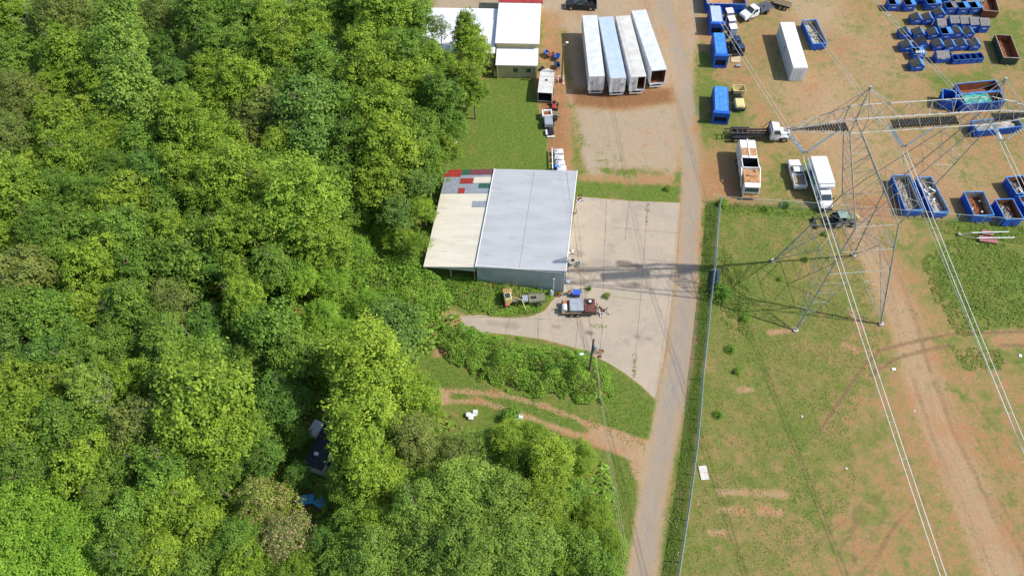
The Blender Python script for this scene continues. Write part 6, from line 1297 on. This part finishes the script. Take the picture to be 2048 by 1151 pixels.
# ------------------------------------------------------------------ lattice transmission tower
TX, TY, PHI, S0, SL, Z1, Z2, ZV, ZA, DV, HV = 44.03, 63.04, R(3.2), 11.84, .37, 10.27, 17.81, 28.58, 32.21, 11.2, 3.11
tw = thing('transmission_tower', 'tall grey lattice pylon with a wide crossarm straddling the field', 'pylon', (TX, TY, 0), PHI)
V3 = Vector
def crn(sx, sy, z, s=None): h = (S0-SL*z)/2; return V3((sx*h, sy*h, z))
CS = [(-1, 1), (-1, -1), (1, -1), (1, 1)]
for c in CS:
    b = MB(); b.bar(crn(*c, -.1), crn(*c, Z1), .115, 4); b.bar(crn(*c, Z1), crn(*c, Z2), .105, 4); b.build('leg', LATT, tw)
    b = MB(); q = crn(*c, 0); b.bar(q+V3((0,0,-.1)), q+V3((0,0,.25)), .35, 10); b.build('footing', CONCW, tw)
def lat(b, p, q, r=.06): b.bar(p, q, r*.68, 4)
b = MB()
for k in range(4):
    c0, c1 = CS[k], CS[(k+1) % 4]
    m1 = (crn(*c0, Z1)+crn(*c1, Z1))/2
    lat(b, crn(*c0, Z1), crn(*c1, Z1), .08)
    for c, o in ((c0, c1), (c1, c0)):
        f = crn(*c, .3); lat(b, f, m1, .075)
        n = 6
        for i in range(1, n):                       # ladder bracing between leg and inner diagonal
            t_ = i/n; a = f.lerp(crn(*c, Z1), t_); d = f.lerp(m1, t_); d2 = f.lerp(m1, min(1, (i+1)/n)); lat(b, a, d, .045)
            if i < n-1: lat(b, a, d2, .04)
    z3 = 13.9; lat(b, crn(*c0, z3), crn(*c1, z3), .07); lat(b, crn(*c0, Z2), crn(*c1, Z2), .08)
    for za_, zb_ in ((Z1, z3), (z3, Z2)):
        lat(b, crn(*c0, za_), (crn(*c0, zb_)+crn(*c1, zb_))/2, .055); lat(b, crn(*c1, za_), (crn(*c0, zb_)+crn(*c1, zb_))/2, .055)
m = [(crn(*CS[k], Z1)+crn(*CS[(k+1) % 4], Z1))/2 for k in range(4)]
for k in range(4): lat(b, m[k], m[(k+1) % 4], .05)
lat(b, crn(-1,1,13.9), crn(1,-1,13.9), .05); lat(b, crn(1,1,13.9), crn(-1,-1,13.9), .05)
b.build('body_bracing', LATT, tw)
HD, TOPZ = 1.05, ZA+2.0
def zig(b, p0, p1, q0, q1, n, r=.05, cross=False):
    for i in range(n):
        a = p0.lerp(p1, i/n); d = q0.lerp(q1, (i+.5)/n); e = p0.lerp(p1, (i+1)/n); lat(b, a, d, r); lat(b, d, e, r)
        if cross: lat(b, a, q0.lerp(q1, i/n), r)
for s in (-1, 1):
    b = MB(); w = (S0-SL*Z2)/2
    O = {}; I = {}
    for f in (-1, 1):
        o0, o1 = V3((s*w, f*w, Z2)), V3((s*7.7, f*HD, ZA)); i0, i1 = V3((-s*w, f*w, Z2)), V3((s*6.4, f*HD, ZA))
        b.bar(o0, o1, .08, 4); b.bar(i0, i1, .06, 4); O[f] = (o0, o1); I[f] = (i0.lerp(i1, .29), i1)
        zig(b, o0.lerp(o1, .05), o1, I[f][0], I[f][1], 5, .04)
        lat(b, o1, V3((s*7.7, f*HD, TOPZ)), .08); lat(b, i1, V3((s*6.4, f*HD, TOPZ)), .07)
    zig(b, O[-1][0], O[-1][1], O[1][0], O[1][1], 6, .038); zig(b, I[-1][0], I[-1][1], I[1][0], I[1][1], 5, .035)
    for t_ in (.35, .7): 
        for f in (-1, 1): lat(b, O[f][0].lerp(O[f][1], t_), I[f][0].lerp(I[f][1], t_), .06)
    b.build('window_arm', LATT, tw)
    b = MB(); pk = V3((s*7.05, 0, ZA+5.2))
    for x in (6.4, 7.7):
        for f in (-1, 1): lat(b, V3((s*x, f*HD, TOPZ)), pk, .07)
    lat(b, pk, V3((s*10.5, 0, ZA+1.9)), .06); lat(b, pk, V3((s*3.2, HD, TOPZ)), .06); lat(b, pk, V3((s*3.2, -HD, TOPZ)), .06)
    b.bar(pk-V3((0,0,.1)), pk+V3((0,0,.25)), .16, 8); b.build('earth_wire_peak', LATT, tw)
# crossarm
b = MB(); TIP = DV+HV+.3
for f in (-1, 1):
    b.bar(V3((-7.7,f*HD,TOPZ)), V3((7.7,f*HD,TOPZ)), .07, 4); b.bar(V3((-7.7,f*HD,ZA)), V3((7.7,f*HD,ZA)), .07, 4)
    zig(b, V3((-7.7,f*HD,TOPZ)), V3((7.7,f*HD,TOPZ)), V3((-7.7,f*HD,ZA)), V3((7.7,f*HD,ZA)), 7, .05)
    for s in (-1, 1):
        tip = V3((s*TIP, f*.12, ZA)); b.bar(V3((s*7.7,f*HD,TOPZ)), tip+V3((0,0,.15)), .055, 4); b.bar(V3((s*7.7,f*HD,ZA)), tip, .06, 4)
        zig(b, V3((s*7.7,f*HD,TOPZ)), tip+V3((0,0,.15)), V3((s*7.7,f*HD,ZA)), tip, 4, .045)
zig(b, V3((-7.7,-HD,TOPZ)), V3((7.7,-HD,TOPZ)), V3((-7.7,HD,TOPZ)), V3((7.7,HD,TOPZ)), 6, .045); zig(b, V3((-7.7,-HD,ZA)), V3((7.7,-HD,ZA)), V3((-7.7,HD,ZA)), V3((7.7,HD,ZA)), 6, .045)
for s in (-1, 1):
    zig(b, V3((s*7.7,-HD,ZA)), V3((s*TIP,-.12,ZA)), V3((s*7.7,HD,ZA)), V3((s*TIP,.12,ZA)), 5, .045); zig(b, V3((s*7.7,-HD,TOPZ)), V3((s*TIP,-.12,ZA+.15)), V3((s*7.7,HD,TOPZ)), V3((s*TIP,.12,ZA+.15)), 5, .045)
    lat(b, V3((s*10.6,0,ZA+1.9)), V3((s*10.2,HD*.7,ZA+1.2)), .05); lat(b, V3((s*10.6,0,ZA+1.9)), V3((s*10.2,-HD*.7,ZA+1.2)), .05); lat(b, V3((s*7.9,0,TOPZ+.6)), V3((s*10.6,0,ZA+1.9)), .05)
b.build('crossarm', LATT, tw)
# black slat guards in the crossarm, one over each insulator pair
for kx, (x0, x1) in ((-1,(-TIP+.3,-7.95)), (0,(-2.9,4.0)), (1,(8.2,TIP-.3))):
    b = MB(); x = x0
    while x < x1:
        e = 1 if abs(x) < 7.7 else max(.12, 1-(abs(x)-7.7)/(TIP-7.7))
        b.box(x, x+.17, -.85*e, .38*e, ZA+.1, ZA+.24); x += .3
    b.box(x0, x1, -.3*.4, -.2*.4, ZA+.165, ZA+.2)
    b.build('bird_guard', GUARD, tw)
BOT = []
for kx in (-1, 0, 1):
    c = V3((kx*DV, 0, ZV)); BOT.append(c)
    for s in (-1, 1):
        a = V3((kx*DV+s*HV, 0, ZA-.1)); e = c+V3((s*.28, 0, .12)); d = (e-a); L_ = d.length; d.normalize(); b = MB(); b.bar(a, e, .03, 5)
        n = 14
        for i in range(n):
            q = a+d*(L_*.14+(L_*.84)*i/n); b.bar(q, q+d*.06, .07, 12, r2=.2); b.bar(q+d*.06, q+d*.12, .2, 12, r2=.19)
        b.build('insulator_string', INSUL, tw)
    b = MB(); b.bbox(c.x-.34, c.x+.34, -.05, .05, ZV-.06, ZV+.16, .02); b.bar(c+V3((-.25,0,-.05)), c+V3((-.25,0,-.25)), .04, 5); b.bar(c+V3((.25,0,-.05)), c+V3((.25,0,-.25)), .04, 5); b.build('yoke_plate', GALV, tw)
# conductors: two wires a phase, sagging away from the tower on both sides
Mt = Matrix.Translation((TX, TY, 0)) @ Matrix.Rotation(PHI, 4, 'Z')
names3 = ('left', 'middle', 'right')
def span_point(d, s, k): return -math.sin(0)*0
def wire(a, dirn, L_, sag, slope=0.0):
    """catenary-like points from a towards dirn"""
    pts = []
    for i in range(41):
        u = i/40; x = u*L_; pts.append(a + dirn*x + V3((0, 0, -4*sag*(x/300)*(1-x/300)+slope*x)))
    return pts
UPD = (V3(at(1414,0,24.5))-V3((Mt @ BOT[0])))
dn = V3(at(1905,1151,25.2))-(Mt @ BOT[0]); dn.z = 0; dn.normalize()
upd = UPD.copy(); upd.z = 0; upd.normalize()
for k, c in enumerate(BOT):
    for s in (-1, 1):
        a = Mt @ (c+V3((s*.25, 0, -.25))); b = MB()
        b.poly(wire(a, dn, 95, 9), .034, 5); b.poly(wire(a, upd, 150, 9), .024, 5)
        o = b.build('conductor_wire', WIREM); tag(o, f'{names3[0] if s < 0 else names3[2]}-hand wire of the {names3[k]} conductor pair hung from the pylon', 'power line', 'conductor wires of the pylon')
        if s < 0:
            for dd, Lw in ((dn, 33), (dn, 36.5), (upd, 22), (dn, 68)):
                q = wire(a, dd, Lw, 9)[-1]; 
            for j, (dd, Lw) in enumerate(((dn, 31), (dn, 34.5), (upd, 24), (upd, 27))):
                z_ = -4*9*(Lw/300)*(1-Lw/300); e = V3((dn.y, -dn.x, 0)); sd = (Mt.to_3x3() @ V3((1,0,0)))
                q = a+dd*Lw+V3((0,0,z_)); b = MB(); b.bar(q, q+sd*.5, .035, 4); b.bar(q-sd*.05, q+sd*.02, .06, 6); b.build('spacer', GALV, o)
for s in (-1, 1):
    a = Mt @ V3((s*7.05, 0, ZA+5.4)); b = MB(); b.poly(wire(a, dn, 80, 7), .016, 4); b.poly(wire(a, upd, 150, 7), .016, 4)
    tag(b.build('earth_wire', WIREM), f'thin single wire running from the {"left" if s < 0 else "right"} peak of the pylon', 'power line', 'earth wires of the pylon')
# thin service wires of the wooden pole
top = UP+V3((0,0,9.7))
for i, (x, y, z, sg) in enumerate(((1262,1180,7.5,1.2),(1268,1180,7.9,1.0),(1257,1180,7.0,1.5))):
    e = at(x, y, z); b = MB(); pts = [top.lerp(e, j/24)+V3((0,0,-4*sg*(j/24)*(1-j/24)-.5*i*0)) for j in range(25)]; b.poly(pts, .014, 4)
    tag(b.build('service_wire', mat('wire_yellow', (.45,.44,.30), None, .5)), f'thin yellowish wire sagging from the wooden pole to the bottom edge, {("middle","right","left")[i]} one', 'power line', 'service wires of the wooden pole')
for i, (x, y, z) in enumerate(((1133,345,5.2),(1146,350,5.2))):
    e = at(x, y, z); b = MB(); t0 = UP+V3((0,0,8.6-i*.5)); pts = [t0.lerp(e, j/16)+V3((0,0,-2.4*(j/16)*(1-j/16))) for j in range(17)]; b.poly(pts, .012, 4)
    tag(b.build('service_wire', BLACK), f'dark thin wire from the wooden pole over the grey shed roof, {("left","right")[i]} one', 'power line', 'service wires of the wooden pole')
